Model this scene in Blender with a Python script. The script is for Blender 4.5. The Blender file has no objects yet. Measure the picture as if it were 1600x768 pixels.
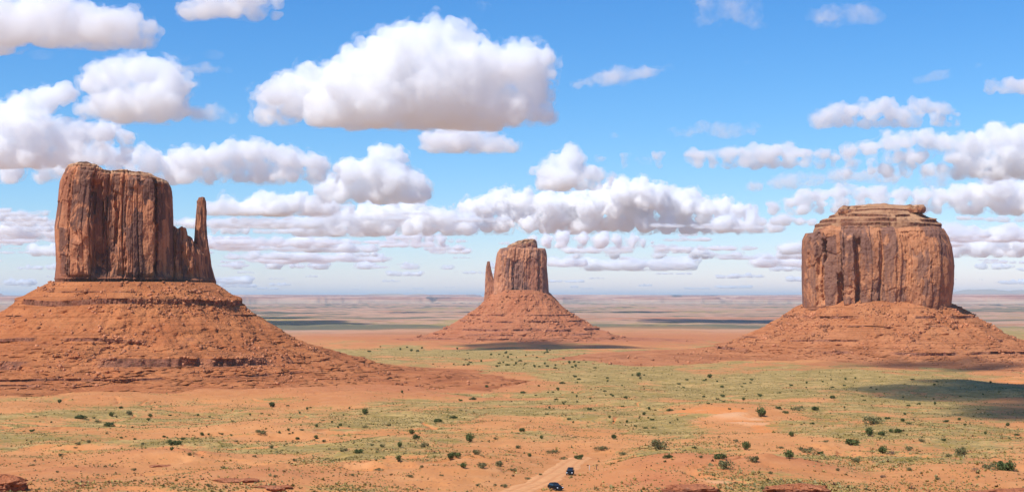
import bpy, bmesh, math, random
import numpy as np
from mathutils import Vector, Matrix

# ------------------------------------------------------------------ camera, sky, sun, exposure
S = bpy.context.scene
COL = S.collection
R = math.radians
FPX = 2100.0                       # focal length in pixels of the 1600 px wide photograph
PITCH = math.atan(81 / FPX)
cam = bpy.data.cameras.new('camera')
cam_o = bpy.data.objects.new('camera', cam); COL.objects.link(cam_o)
cam.sensor_width = 36; cam.lens = 36 * FPX / 1600
cam.clip_start = 0.5; cam.clip_end = 600000
cam_o.rotation_euler = (R(90) + PITCH, 0, 0)
S.camera = cam_o

SUN_AZ = Vector((-0.62, -0.60, 0)).normalized()      # towards the sun: high, behind and to the left
SUN_EL = R(54)
SUN = Vector((SUN_AZ.x * math.cos(SUN_EL), SUN_AZ.y * math.cos(SUN_EL), math.sin(SUN_EL)))
world = bpy.data.worlds.new('World'); S.world = world; world.use_nodes = True
wn = world.node_tree; bg = wn.nodes['Background']
sky = wn.nodes.new('ShaderNodeTexSky'); sky.sky_type = 'NISHITA'; sky.sun_disc = False
sky.sun_elevation = SUN_EL; sky.sun_rotation = math.atan2(SUN_AZ.x, SUN_AZ.y)
sky.altitude = 1700; sky.air_density = 1.25; sky.dust_density = 0.0; sky.ozone_density = 4.5
SKY_S = 0.14
def _vm(op, a, v):
    n = wn.nodes.new('ShaderNodeVectorMath'); n.operation = op; wn.links.new(a, n.inputs[0])
    if op == 'SCALE': n.inputs['Scale'].default_value = v
    else: n.inputs[1].default_value = v
    return n.outputs[0]
# a deeper, drier blue than the stock air: one tone curve for each channel of the sky's colour
sp_ = wn.nodes.new('ShaderNodeSeparateColor'); cb_ = wn.nodes.new('ShaderNodeCombineColor')
wn.links.new(_vm('SCALE', sky.outputs[0], SKY_S), sp_.inputs[0])
for ch_, (g_, k_) in enumerate(((1.72, .80), (1.20, .79), (.92, .97))):
    pw_ = wn.nodes.new('ShaderNodeMath'); pw_.operation = 'POWER'; wn.links.new(sp_.outputs[ch_], pw_.inputs[0]); pw_.inputs[1].default_value = g_
    mu_ = wn.nodes.new('ShaderNodeMath'); mu_.operation = 'MULTIPLY'; wn.links.new(pw_.outputs[0], mu_.inputs[0]); mu_.inputs[1].default_value = k_ / SKY_S
    wn.links.new(mu_.outputs[0], cb_.inputs[ch_])
wn.links.new(cb_.outputs[0], bg.inputs[0]); bg.inputs[1].default_value = SKY_S
sun = bpy.data.lights.new('sun', 'SUN'); sun.energy = 4.6; sun.angle = R(0.5); sun.color = (1, .965, .91)
sun_o = bpy.data.objects.new('sun', sun); COL.objects.link(sun_o)
sun_o.rotation_euler = SUN.to_track_quat('Z', 'Y').to_euler()
S.view_settings.view_transform = 'Standard'; S.view_settings.look = 'None'
S.view_settings.exposure = 0.10; S.view_settings.gamma = 1.0; S.view_settings.use_curve_mapping = False
S.cycles.max_bounces = 24; S.cycles.diffuse_bounces = 3; S.cycles.glossy_bounces = 2
S.cycles.transmission_bounces = 4; S.cycles.volume_bounces = 24; S.cycles.transparent_max_bounces = 16

# ------------------------------------------------------------------ small helpers
def tag(o, label=None, cat=None, group=None, kind=None):
    if label: o['label'] = label
    if cat: o['category'] = cat
    if group: o['group'] = group
    if kind: o['kind'] = kind
    return o

def empty(name, loc=(0, 0, 0), rz=0.0):
    o = bpy.data.objects.new(name, None); COL.objects.link(o)
    o.location = loc; o.rotation_euler = (0, 0, rz); o.empty_display_size = 1
    return o

def link_mesh(name, me, mat, parent=None, smooth=False):
    if mat: me.materials.append(mat)
    if smooth: me.shade_smooth()
    o = bpy.data.objects.new(name, me); COL.objects.link(o)
    if parent: o.parent = parent
    return o

def np_mesh(name, v, faces, attrs=None):
    """v (n,3); faces (m,4) or (m,3) int array, or a list of such arrays."""
    if not isinstance(faces, list): faces = [faces]
    faces = [f for f in faces if len(f)]
    me = bpy.data.meshes.new(name)
    me.vertices.add(len(v)); me.vertices.foreach_set('co', np.ascontiguousarray(v, np.float32).ravel())
    loops = np.concatenate([f.ravel() for f in faces]).astype(np.int32)
    counts = np.concatenate([np.full(len(f), f.shape[1], np.int32) for f in faces])
    starts = np.concatenate([[0], np.cumsum(counts)[:-1]]).astype(np.int32)
    me.loops.add(len(loops)); me.loops.foreach_set('vertex_index', loops)
    me.polygons.add(len(counts)); me.polygons.foreach_set('loop_start', starts)
    me.update(calc_edges=True)
    for k, a in (attrs or {}).items():
        at = me.attributes.new(k, 'FLOAT', 'POINT'); at.data.foreach_set('value', np.ascontiguousarray(a, np.float32).ravel())
    me.validate()
    return me

def grid_faces(nr, nc, wrap=False):
    r = np.arange(nr - 1)[:, None]; c = np.arange(nc if wrap else nc - 1)[None, :]
    c2 = (c + 1) % nc
    return np.stack([r * nc + c, r * nc + c2, (r + 1) * nc + c2, (r + 1) * nc + c], -1).reshape(-1, 4)

def _h(ix, iy, iz, s):
    n = (ix * 374761393 + iy * 668265263 + iz * 1274126177 + s * 974711).astype(np.uint32)
    n = (n ^ (n >> np.uint32(13))) * np.uint32(1274126177)
    n = n ^ (n >> np.uint32(16))
    return n.astype(np.float32) / np.float32(2147483647.5) - 1

def noise2(x, y, s=0):
    x = np.asarray(x, float); y = np.asarray(y, float)
    i = np.floor(x).astype(np.int64); j = np.floor(y).astype(np.int64)
    u = x - i; v = y - j
    u = u * u * u * (u * (u * 6 - 15) + 10); v = v * v * v * (v * (v * 6 - 15) + 10)
    a = _h(i, j, 0, s); b = _h(i + 1, j, 0, s); c = _h(i, j + 1, 0, s); d = _h(i + 1, j + 1, 0, s)
    return (a * (1 - u) + b * u) * (1 - v) + (c * (1 - u) + d * u) * v

def noise3(x, y, z, s=0):
    i = np.floor(x).astype(np.int64); j = np.floor(y).astype(np.int64); k = np.floor(z).astype(np.int64)
    u = x - i; v = y - j; w = z - k
    u = u * u * (3 - 2 * u); v = v * v * (3 - 2 * v); w = w * w * (3 - 2 * w)
    r = 0
    for a in (0, 1):
        for b in (0, 1):
            for c in (0, 1):
                r = r + _h(i + a, j + b, k + c, s) * (u if a else 1 - u) * (v if b else 1 - v) * (w if c else 1 - w)
    return r

def fbm2(x, y, s=0, o=4, g=.5):
    r = 0; A = 1
    for k in range(o):
        r = r + A * noise2(x, y, s + 17 * k); x = x * 2.03 + 11.3; y = y * 2.03 - 7.1; A *= g
    return r

def fbm3(x, y, z, s=0, o=3, g=.5):
    r = 0; A = 1
    for k in range(o):
        r = r + A * noise3(x, y, z, s + 17 * k); x = x * 2.07 + 1.3; y = y * 2.07 - 7.1; z = z * 2.07 + 3.7; A *= g
    return r

def sstep(a, b, x):
    t = np.clip((x - a) / (b - a), 0, 1); return t * t * (3 - 2 * t)

CP, SP = math.cos(PITCH), math.sin(PITCH)
def at(px, py, y):
    """the world point that the photograph shows at pixel px, py, at the distance y in front of the camera"""
    a = (px - 800) / FPX; b = (384 - py) / FPX
    d = Vector((a, CP - b * SP, SP + b * CP))
    return d * (y / d.y)
def zpx(py, y): return at(800, py, y).z
def xpx(px, y): return (px - 800) / FPX * y * 1.0007
def project(x, y, z):
    f = y * CP + z * SP; u = -y * SP + z * CP
    f = np.maximum(f, 1e-3)
    return 800 + x / f * FPX, 384 - u / f * FPX

# ------------------------------------------------------------------ materials
def new_mat(name):
    m = bpy.data.materials.new(name); m.use_nodes = True
    return m, m.node_tree, m.node_tree.nodes['Principled BSDF']

class N:
    """a short hand for shader nodes"""
    def __init__(self, t): self.t = t
    def _in(self, sock, v):
        if isinstance(v, bpy.types.NodeSocket): self.t.links.new(v, sock)
        elif v is not None:
            if sock.type == 'RGBA' and len(v) == 3: v = (*v, 1)
            sock.default_value = v
    def coord(self): return self.t.nodes.new('ShaderNodeTexCoord').outputs['Object']
    def attr(self, name):
        n = self.t.nodes.new('ShaderNodeAttribute'); n.attribute_name = name; return n.outputs['Fac']
    def scale(self, v, s):
        n = self.t.nodes.new('ShaderNodeVectorMath'); n.operation = 'MULTIPLY'
        self._in(n.inputs[0], v); n.inputs[1].default_value = s; return n.outputs[0]
    def noise(self, v, sc=1.0, det=4, rough=.5, dist=0.0):
        n = self.t.nodes.new('ShaderNodeTexNoise'); self._in(n.inputs['Vector'], v)
        n.inputs['Scale'].default_value = sc; n.inputs['Detail'].default_value = det
        n.inputs['Roughness'].default_value = rough; n.inputs['Distortion'].default_value = dist
        return n.outputs['Fac']
    def voro(self, v, sc=1.0, out='Distance', feat='F1', rnd=1.0):
        n = self.t.nodes.new('ShaderNodeTexVoronoi'); n.feature = feat; self._in(n.inputs['Vector'], v)
        n.inputs['Scale'].default_value = sc; n.inputs['Randomness'].default_value = rnd
        return n.outputs[out]
    def math(self, op, a, b=None, c=None, clamp=False):
        n = self.t.nodes.new('ShaderNodeMath'); n.operation = op; n.use_clamp = clamp
        self._in(n.inputs[0], a); self._in(n.inputs[1], b)
        if c is not None: self._in(n.inputs[2], c)
        return n.outputs[0]
    def step(self, x, a, b, lo=0.0, hi=1.0):
        n = self.t.nodes.new('ShaderNodeMapRange'); n.interpolation_type = 'SMOOTHSTEP'
        self._in(n.inputs[0], x); self._in(n.inputs[1], a); self._in(n.inputs[2], b)
        n.inputs[3].default_value = lo; n.inputs[4].default_value = hi
        return n.outputs[0]
    def mix(self, f, a, b, mode='MIX'):
        n = self.t.nodes.new('ShaderNodeMix'); n.data_type = 'RGBA'; n.blend_type = mode
        self._in(n.inputs['Factor'], f); self._in(n.inputs[6], a); self._in(n.inputs[7], b)
        return n.outputs[2]
    def bump(self, h, strength=.5, dist=1.0, normal=None):
        n = self.t.nodes.new('ShaderNodeBump'); n.inputs['Strength'].default_value = strength
        n.inputs['Distance'].default_value = dist; self._in(n.inputs['Height'], h)
        if normal: self._in(n.inputs['Normal'], normal)
        return n.outputs[0]
    def sep(self, v):
        n = self.t.nodes.new('ShaderNodeSeparateXYZ'); self._in(n.inputs[0], v); return n.outputs
    def rand(self):
        return self.t.nodes.new('ShaderNodeObjectInfo').outputs['Random']

SAND = (.60, .256, .090); RED = (.47, .165, .062); PALE = (.70, .355, .165)
GREEN = (.27, .200, .050); SAGE = (.30, .228, .085); STRAW = (.54, .36, .125); DRY = (.22, .13, .07)

def ground_material():
    m, t, p = new_mat('desert ground'); n = N(t); c = n.coord()
    veg, red, pale = n.attr('veg'), n.attr('red'), n.attr('pale')
    big = n.noise(c, .012, 5, .6); mid = n.noise(c, .09, 5, .6); fine = n.noise(c, .9, 4, .65)
    col = n.mix(n.step(big, .35, .65), (.55, .220, .074), SAND)
    col = n.mix(n.math('MULTIPLY', n.step(mid, .45, .75), .55), col, (.65, .32, .13))
    redc = n.mix(n.step(mid, .3, .7), RED, (.54, .205, .080))
    col = n.mix(red, col, redc)
    palec = n.mix(n.step(n.noise(c, .035, 4, .55, 1.0), .48, .68), (.66, .240, .072), PALE)
    col = n.mix(pale, col, palec)
    # beyond the buttes: grey green flats, darkened in stripes to paint in cloud shade, tan and pinkish pans in long bands
    fb = n.noise(n.scale(c, (.00022, .0009, .0005)), 1.0, 6, .62, .4)
    farc = n.mix(n.step(fb, .40, .50), (.14, .125, .075), (.50, .28, .175))
    farc = n.mix(n.step(fb, .55, .64), farc, (.45, .185, .095))
    farc = n.mix(n.math('MULTIPLY', n.step(n.noise(c, .004, 6, .7), .5, .6), .5), farc, (.20, .175, .095))
    col = n.mix(n.attr('far'), col, farc)
    # loose stones, darker soil crust
    st = n.step(n.voro(c, .55), .28, .12)
    col = n.mix(n.math('MULTIPLY', st, n.step(n.noise(c, .05, 3), .48, .62)), col, (.30, .105, .05))
    # low grasses and herbs too small to stand as plants of their own
    v1 = n.noise(n.scale(c, (.5, .5, .5)), 1.0, 5, .7)
    v2 = n.noise(n.scale(c, (.042, .066, .05)), 1.0, 5, .65, .6)
    th = n.math('ADD', n.math('MULTIPLY', v1, .62), n.math('MULTIPLY', v2, .38))
    lim = n.math('SUBTRACT', .67, n.math('MULTIPLY', veg, .40))
    f = n.step(n.math('SUBTRACT', th, lim), -.05, .07)
    vc = n.mix(n.step(v2, .38, .6), STRAW, GREEN)
    vc = n.mix(n.step(n.noise(c, .3, 3), .46, .62), vc, SAGE)
    vc = n.mix(n.math('MULTIPLY', n.step(n.noise(c, .8, 3), .55, .7), .6), vc, DRY)
    col = n.mix(n.math('MULTIPLY', f, .88), col, vc)
    n._in(p.inputs['Base Color'], col)
    p.inputs['Roughness'].default_value = .95; p.inputs['Specular IOR Level'].default_value = .1
    b = n.bump(n.math('ADD', fine, n.math('MULTIPLY', mid, 2.0)), .55, .8)
    n._in(p.inputs['Normal'], b)
    return m

def rock_material(name, base, light, dark, varnish=.6, sc=1.0):
    """sandstone wall: warm fresh faces, dark vertical varnish streaks, bedded shale where 'band' is 1"""
    m, t, p = new_mat(name); n = N(t); c = n.coord()
    band, cap, slab, slab2 = n.attr('band'), n.attr('cap'), n.attr('slab'), n.attr('slabb')
    streak = n.noise(n.scale(c, (.09 * sc, .09 * sc, .011 * sc)), 1.0, 6, .62, .5)
    patch = n.noise(n.scale(c, (.035 * sc, .035 * sc, .022 * sc)), 1.0, 5, .6, .8)
    fresh = n.noise(n.scale(c, (.05 * sc, .05 * sc, .032 * sc)), 1.0, 6, .68, 1.2)
    fine = n.noise(c, .5 * sc, 5, .65)
    tonev = n.math('ADD', n.math('MULTIPLY', patch, .5), n.math('ADD', n.math('MULTIPLY', slab, .30), n.math('MULTIPLY', slab2, .20)))
    col = n.mix(n.step(tonev, .38, .60), base, light)
    stv = n.math('ADD', n.math('MULTIPLY', streak, .72), n.math('MULTIPLY', n.math('SUBTRACT', 1.0, slab2), .28))
    col = n.mix(n.math('MULTIPLY', n.step(stv, .47, .58), varnish), col, dark)
    col = n.mix(n.math('MULTIPLY', n.step(fresh, .555, .63), .75), col, tuple(min(1, v * 1.22) for v in light))
    bed = n.noise(n.scale(c, (.012, .012, .75 * sc)), 1.0, 5, .75)
    bedc = n.mix(n.step(bed, .38, .62), tuple(v * .62 for v in base), tuple(v * 1.05 for v in base))
    col = n.mix(band, col, bedc)
    capc = n.mix(n.step(n.noise(n.scale(c, (.06, .06, .45 * sc)), 1.0, 5, .7), .4, .6), (.26, .115, .06), (.56, .33, .18))
    col = n.mix(cap, col, capc)
    col = n.mix(n.math('MULTIPLY', n.step(fine, .5, .75), .3), col, tuple(v * .6 for v in dark))
    n._in(p.inputs['Base Color'], col)
    p.inputs['Roughness'].default_value = .9; p.inputs['Specular IOR Level'].default_value = .15
    crack = n.noise(n.scale(c, (.35 * sc, .35 * sc, .07 * sc)), 1.0, 6, .7, .4)
    b = n.bump(crack, .7, 1.2 / sc); b = n.bump(fine, .5, .6 / sc, b)
    n._in(p.inputs['Normal'], n.bump(bed, .35, .8 / sc, b))
    return m

def talus_material(name, a, bcol, ledge):
    m, t, p = new_mat(name); n = N(t); c = n.coord()
    led = n.attr('ledge'); pale = n.attr('pale')
    big = n.noise(c, .022, 5, .62); fine = n.noise(c, .55, 5, .68)
    bed = n.noise(n.scale(c, (.006, .006, .42)), 1.0, 5, .75, .2)
    col = n.mix(n.step(big, .36, .64), a, bcol)
    col = n.mix(n.math('MULTIPLY', n.step(bed, .5, .62), .62), col, tuple(v * .66 for v in a))
    col = n.mix(n.math('MULTIPLY', n.step(bed, .46, .34), .35), col, tuple(min(1, v * 1.2) for v in bcol))
    lc = n.mix(n.step(n.noise(n.scale(c, (.22, .22, .04)), 1.0, 5, .7), .4, .62), ledge, tuple(v * 1.7 for v in ledge))
    col = n.mix(led, col, lc)
    st = n.step(n.voro(c, .42), .30, .16)
    sel = n.step(n.voro(c, .42, 'Color'), .45, .6)
    dens = n.step(n.noise(c, .03, 4, .6), .42, .62)
    col = n.mix(n.math('MULTIPLY', n.math('MULTIPLY', st, dens), .55), col, n.mix(sel, (.27, .10, .05), (.60, .33, .20)))
    scr = n.step(n.noise(c, .7, 4, .7), .56, .66)
    col = n.mix(n.math('MULTIPLY', scr, pale), col, (.30, .24, .11))
    n._in(p.inputs['Base Color'], col)
    p.inputs['Roughness'].default_value = .95; p.inputs['Specular IOR Level'].default_value = .1
    b = n.bump(n.noise(c, .16, 6, .72), 1.0, 3.2); n._in(p.inputs['Normal'], n.bump(fine, .6, .7, b))
    return m

def plain(name, col, rough=.6, metal=0.0, var=.25, sc=6.0, spec=.5):
    m, t, p = new_mat(name); n = N(t); c = n.coord()
    f = n.noise(c, sc, 4, .6)
    n._in(p.inputs['Base Color'], n.mix(n.step(f, .3, .7), tuple(v * (1 - var) for v in col), tuple(min(1, v * (1 + var)) for v in col)))
    p.inputs['Roughness'].default_value = rough; p.inputs['Metallic'].default_value = metal
    p.inputs['Specular IOR Level'].default_value = spec
    return m

def leaf_material(name, cols):
    m, t, p = new_mat(name); n = N(t); c = n.coord()
    tone = n.attr('tone')
    f = n.noise(c, 1.3, 3, .6)
    col = n.mix(n.step(n.math('ADD', n.math('MULTIPLY', f, .5), n.math('MULTIPLY', tone, .5)), .3, .7), cols[0], cols[1])
    col = n.mix(n.math('MULTIPLY', n.step(n.rand(), .3, 1.0), .55), col, cols[2])
    n._in(p.inputs['Base Color'], col)
    p.inputs['Roughness'].default_value = .8; p.inputs['Specular IOR Level'].default_value = .15
    return m

M_GROUND = ground_material()
M_WALL = rock_material('mitten sandstone', (.34, .130, .068), (.52, .215, .102), (.155, .080, .058), .8)
M_WALL2 = rock_material('merrick sandstone', (.34, .138, .070), (.50, .215, .100), (.200, .105, .078), .75, .7)
M_WALL3 = rock_material('far sandstone', (.38, .155, .086), (.52, .235, .122), (.21, .11, .085), .75, .5)
M_TALUS = talus_material('red talus', (.45, .147, .053), (.56, .203, .074), (.22, .088, .050))
M_TALUS2 = talus_material('brown talus', (.44, .155, .060), (.54, .212, .088), (.23, .095, .055))
M_TALUS3 = talus_material('far talus', (.43, .148, .066), (.50, .188, .085), (.25, .10, .06))

# ------------------------------------------------------------------ where the three buttes stand
WM_D, MB_D, EM_D = 1500.0, 2300.0, 3800.0
WM_C = (xpx(212, WM_D), WM_D); MB_C = (xpx(1370, MB_D), MB_D); EM_C = (xpx(814, EM_D), EM_D)

# ------------------------------------------------------------------ the terrain
_LR = np.log([0.3, 10, 18, 60, 150, 250, 300, 363, 480, 600, 850, 1150, 1500, 1850, 2500, 3300, 5000, 10000, 20000, 40000, 95000])
_LZ = np.array([-2, -2, -5, -17, -32, -41, -44.3, -47.5, -55, -63.5, -76, -87.5, -95, -101, -113, -122, -129, -136, -140, -142, -142])
MOUNDS = [  # (px, py, radius m, height m, redness)
    (95, 742, 16, 3.2, .8), (250, 718, 22, 4.2, .7), (420, 752, 20, 2.4, .7), (1088, 752, 22, 4.6, .9), (1250, 752, 12, 2.6, .95),
    (1560, 752, 26, 2.2, .3), (640, 660, 70, 4.5, .0), (1140, 655, 45, 6.0, .0), (930, 640, 80, 3.2, .0), (1420, 690, 60, 2.0, .1), (300, 660, 80, 2.5, .1)]
ROAD_PX = [(770, 780), (812, 766), (845, 752), (869, 739), (886, 728), (898, 719), (912, 713.5)]

def zbase(r): return np.interp(np.log(np.maximum(r, .3)), _LR, _LZ)
def flat_at(px, py):
    """where the smooth valley profile is seen at this pixel"""
    ds = np.exp(np.linspace(math.log(255), math.log(60000), 4000))
    a = (px - 800) / FPX; b = (384 - py) / FPX
    dy = CP - b * SP; dz = SP + b * CP
    r = np.hypot(ds, a / dy * ds)
    k = int(np.argmax(ds * dz / dy <= zbase(r)))
    return a / dy * ds[k], ds[k]
_mounds = [(*flat_at(px, py), rr, hh, rd) for px, py, rr, hh, rd in MOUNDS]
ROAD = np.array([flat_at(*q) for q in ROAD_PX])
def road_curve():
    pts = []
    P = np.vstack([2 * ROAD[0] - ROAD[1], ROAD, 2 * ROAD[-1] - ROAD[-2]])
    for i in range(1, len(P) - 2):
        for u in np.linspace(0, 1, 14, endpoint=False):
            p0, p1, p2, p3 = P[i - 1:i + 3]
            pts.append(.5 * ((2 * p1) + (-p0 + p2) * u + (2 * p0 - 5 * p1 + 4 * p2 - p3) * u * u + (-p0 + 3 * p1 - 3 * p2 + p3) * u ** 3))
    return np.array(pts + [ROAD[-1]])
ROADC = road_curve()
def road_dist(x, y):
    x = np.asarray(x, float); y = np.asarray(y, float)
    d = np.full(x.shape, 1e9); m = (np.abs(x - ROADC[:, 0].mean()) < 130) & (y < ROADC[:, 1].max() + 60) & (y > ROADC[:, 1].min() - 60)
    if m.any():
        q = np.stack([x[m], y[m]], -1); dd = np.full(len(q), 1e9)
        for a, b in zip(ROADC[:-1], ROADC[1:]):
            ab = b - a; tt = np.clip(((q - a) @ ab) / (ab @ ab), 0, 1)
            dd = np.minimum(dd, np.hypot(*(q - (a + tt[:, None] * ab)).T))
        d[m] = dd
    return d

def washes(x, y, r):
    """dry stream beds: how deep in one, and how near its brushy banks"""
    w = np.abs(fbm2(x / 170 + 3.7 + .35 * noise2(x / 40, y / 40, 92), y / 260 - 1.2, 91, 3)); k = sstep(1700, 1100, r)
    return sstep(.045, .012, w) * k, sstep(.16, .06, w) * sstep(.02, .05, w) * k
def H(x, y, detail=True):
    x = np.asarray(x, float); y = np.asarray(y, float)
    r = np.hypot(x, y); z = zbase(r)
    fade = sstep(180, 420, r); rd = road_dist(x, y); off = sstep(5, 22, rd)
    z = z + fade * off * (fbm2(x / 210, y / 210, 3, 3) * np.interp(r, [0, 350, 900, 3000, 9000, 30000], [2, 4.4, 4.2, 3.0, 5, 12]))
    z = z + fade * off * fbm2(x / 46, y / 46, 9, 3) * np.interp(r, [0, 900, 2500], [1.9, 1.5, .4])
    if detail:
        # thin sandstone ledges that break the near slope into steps
        led = sstep(.05, .45, fbm2(x / 90 + 5, y / 90, 21, 2)) * sstep(620, 430, r) * fade * off
        w = z + fbm2(x / 14, y / 14, 25, 3) * .55
        st = 2.4; k = np.floor(w / st); f = w / st - k
        z = z + led * st * (sstep(.72, .92, f) - f) * .55
        z = z + fade * off * np.abs(noise2(x / 7.5, y / 7.5, 31)) * np.interp(r, [0, 500, 1500], [.55, .45, 0])
    z = z - fade * off * 1.1 * washes(x, y, r)[0]
    for mx, my, rr, hh, _ in _mounds:
        z = z + off * hh * np.exp(-((x - mx) ** 2 + ((y - my) / 1.5) ** 2) / (rr * rr))
    z = z + 7 * np.exp(-((x - WM_C[0]) ** 2 + (y - WM_C[1]) ** 2) / 430 ** 2)
    z = z + 12 * np.exp(-((x - MB_C[0]) ** 2 + (y - MB_C[1]) ** 2) / 520 ** 2)
    z = z + 10 * np.exp(-((x - EM_C[0]) ** 2 + (y - EM_C[1]) ** 2) / 700 ** 2)
    return z

def hit(px, py, lift=0.0):
    """the ground point seen at this pixel of the photograph"""
    a = (px - 800) / FPX; b = (384 - py) / FPX
    dy = CP - b * SP; dz = SP + b * CP
    ds = np.exp(np.linspace(math.log(255), math.log(30000), 3000))
    zz = H(a / dy * ds, ds); k = int(np.argmax(ds * dz / dy <= zz))
    return Vector((a / dy * ds[k], ds[k], zz[k] + lift))

# plant cover, redness and pale sand of the ground, as patches where the photograph shows them: px, py, sx, sy, amount
VEG = [(1330, 583, 260, 12, .62), (1250, 605, 260, 22, .55), (960, 592, 170, 20, .55), (690, 640, 160, 22, .42), (860, 640, 160, 22, .42), (1100, 665, 90, 45, .40),
       (150, 640, 200, 18, .30), (130, 680, 160, 25, .25), (480, 700, 180, 18, .28), (1140, 622, 120, 9, .35), (1030, 655, 45, 22, .3), (760, 553, 230, 7, .95), (850, 572, 120, 10, .7), (1480, 620, 150, 25, .5),
       (1460, 675, 150, 28, .42), (560, 655, 90, 25, .35), (1300, 665, 120, 25, .2), (640, 715, 140, 25, .15), (1000, 690, 60, 25, .3), (450, 503, 260, 5, .7), (1150, 505, 300, 5, .6), (600, 548, 130, 5, .6),
       (1560, 520, 60, 14, .6), (300, 740, 250, 30, -.05), (720, 596, 150, 14, -.45), (1140, 650, 62, 18, -.9), (905, 728, 90, 16, -.5), (1450, 735, 130, 14, -.35), (1080, 750, 70, 20, -.2)]
REDP = [(400, 600, 330, 24, .95), (700, 598, 130, 16, .9), (1330, 572, 220, 10, .9), (820, 530, 330, 14, .95), (560, 523, 160, 8, .8), (1090, 528, 170, 10, .8), (1020, 738, 120, 14, .6), (60, 745, 120, 24, .5), (1560, 590, 80, 25, .5), (1080, 752, 60, 22, .8)]
PALEP = [(1120, 648, 58, 13, 1.0), (1185, 664, 34, 8, .9), (880, 742, 60, 16, .3), (1430, 735, 140, 14, .35), (830, 561, 30, 2.2, 1.0), (640, 555, 40, 1.5, .7), (1590, 597, 30, 2, .8), (1150, 745, 26, 3, .8)]

def patches(px, py, L, warp=0.0, s=0):
    a = 0
    for X, Y, sx, sy, v in L: a = a + v * np.exp(-(((px - X) / sx) ** 2 + ((py - Y) / sy) ** 2))
    return a

def cover(x, y, z):
    px, py = project(x, y, z)
    wx = fbm2(x / 60, y / 60, 41, 3); wy = fbm2(x / 60 + 9, y / 60, 43, 3)
    k = np.clip((py - 465) / 250, .02, 1.2)
    px = px + wx * 40 * k; py = py + wy * 16 * k
    veg = .22 + patches(px, py, VEG) + .44 * fbm2(x / 50, y / 75, 47, 4)
    far = sstep(540, 500, py)
    veg = veg * (1 - .5 * far) + far * .35 * fbm2(x / 900, y / 2600, 53, 3)
    red = np.clip(patches(px, py, REDP) + .12 * fbm2(x / 80, y / 80, 57, 2), 0, 1)
    pale = np.clip(patches(px, py, PALEP), 0, 1)
    pale = sstep(.36, .50, pale + .14 * wx) * np.clip(pale * 1.5, 0, 1)
    for mx, my, rr, hh, rd in _mounds:
        g = np.exp(-((x - mx) ** 2 + ((y - my) / 1.5) ** 2) / (rr * rr)); red = np.maximum(red, rd * g); veg = veg - .3 * rd * g
    wd, wb = washes(x, y, np.hypot(x, y)); veg = (veg + .22 * wb) * (1 - .85 * wd); pale = np.maximum(pale, .35 * wd)
    rdist = road_dist(x, y); near = sstep(13, 4, rdist)
    veg = veg * (1 - near)
    veg = veg * (1 - .75 * red * (py > 585)) * (1 - .45 * red * (py <= 585))
    return np.clip(veg, 0, 1), np.clip(red, 0, 1), pale
def farness(x, y, red): return sstep(4200, 6500, np.hypot(x, y) * (1 + .12 * fbm2(x / 1500, y / 3000, 59, 3))) * (1 - .0 * red)

def build_ground():
    az = np.concatenate([np.linspace(-180, -25, 60, endpoint=False), np.linspace(-25, 25, 1060, endpoint=False), np.linspace(25, 180, 61)])
    rr = np.concatenate([np.exp(np.linspace(math.log(.4), math.log(240), 70, endpoint=False)),
                         np.exp(np.linspace(math.log(240), math.log(3500), 700, endpoint=False)),
                         np.exp(np.linspace(math.log(3500), math.log(90000), 240)), np.exp(np.linspace(math.log(95000), math.log(400000), 12))])
    A, RR = np.meshgrid(np.radians(az), rr)
    x = (RR * np.sin(A)).ravel(); y = (RR * np.cos(A)).ravel(); z = H(x, y)
    veg, red, pale = cover(x, y, z)
    me = np_mesh('ground', np.stack([x, y, z], -1), grid_faces(len(rr), len(az)), {'veg': veg, 'red': red, 'pale': pale, 'far': farness(x, y, red)})
    return tag(link_mesh('ground', me, M_GROUND, smooth=True), kind='structure')
build_ground()

def build_road():
    m = plain('packed dirt', (.66, .31, .125), .95, 0, .12, .35, .1)
    q = N(m.node_tree); bs = m.node_tree.nodes['Principled BSDF'].inputs['Base Color']; src = bs.links[0].from_socket
    q._in(bs, q.mix(q.math('MULTIPLY', q.attr('rut'), .6), src, (.56, .22, .08)))
    n = len(ROADC); tan = np.gradient(ROADC, axis=0); tan /= np.linalg.norm(tan, axis=1)[:, None]
    nor = np.stack([-tan[:, 1], tan[:, 0]], -1)
    seg = np.concatenate([[0], np.cumsum(np.linalg.norm(np.diff(ROADC, axis=0), axis=1))])
    us = np.linspace(0, seg[-1], int(seg[-1] / .8)); c = np.stack([np.interp(us, seg, ROADC[:, k]) for k in (0, 1)], -1)
    nr = np.stack([np.interp(us, seg, nor[:, k]) for k in (0, 1)], -1)
    ww = np.linspace(-1, 1, 33); wl = 4.3 + .7 * fbm2(us / 9, us * 0, 77, 2); wr = 4.3 + .7 * fbm2(us / 9 + 40, us * 0, 78, 2)
    end = np.clip((us[-1] - us) / 6, 0, 1) ** .5
    P = c[:, None, :] + nr[:, None, :] * (ww[None, :] * np.where(ww[None, :] > 0, wl[:, None], wr[:, None]) * (.15 + .85 * end[:, None]))[..., None]
    x, y = P[..., 0].ravel(), P[..., 1].ravel()
    W = np.abs(np.broadcast_to(ww, (len(us), 33)).ravel())
    rut = -.05 * np.exp(-((W - .42) / .12) ** 2)
    z = H(x, y) + .10 + rut - .12 * sstep(.8, 1, W)
    rt = np.exp(-((W - .42) / .13) ** 2) + .8 * sstep(.86, 1, W)
    me = np_mesh('road', np.stack([x, y, z], -1), grid_faces(len(us), 33)[:, ::-1], {'rut': rt})
    return tag(link_mesh('road', me, m, smooth=True), kind='structure')
build_road()

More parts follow.
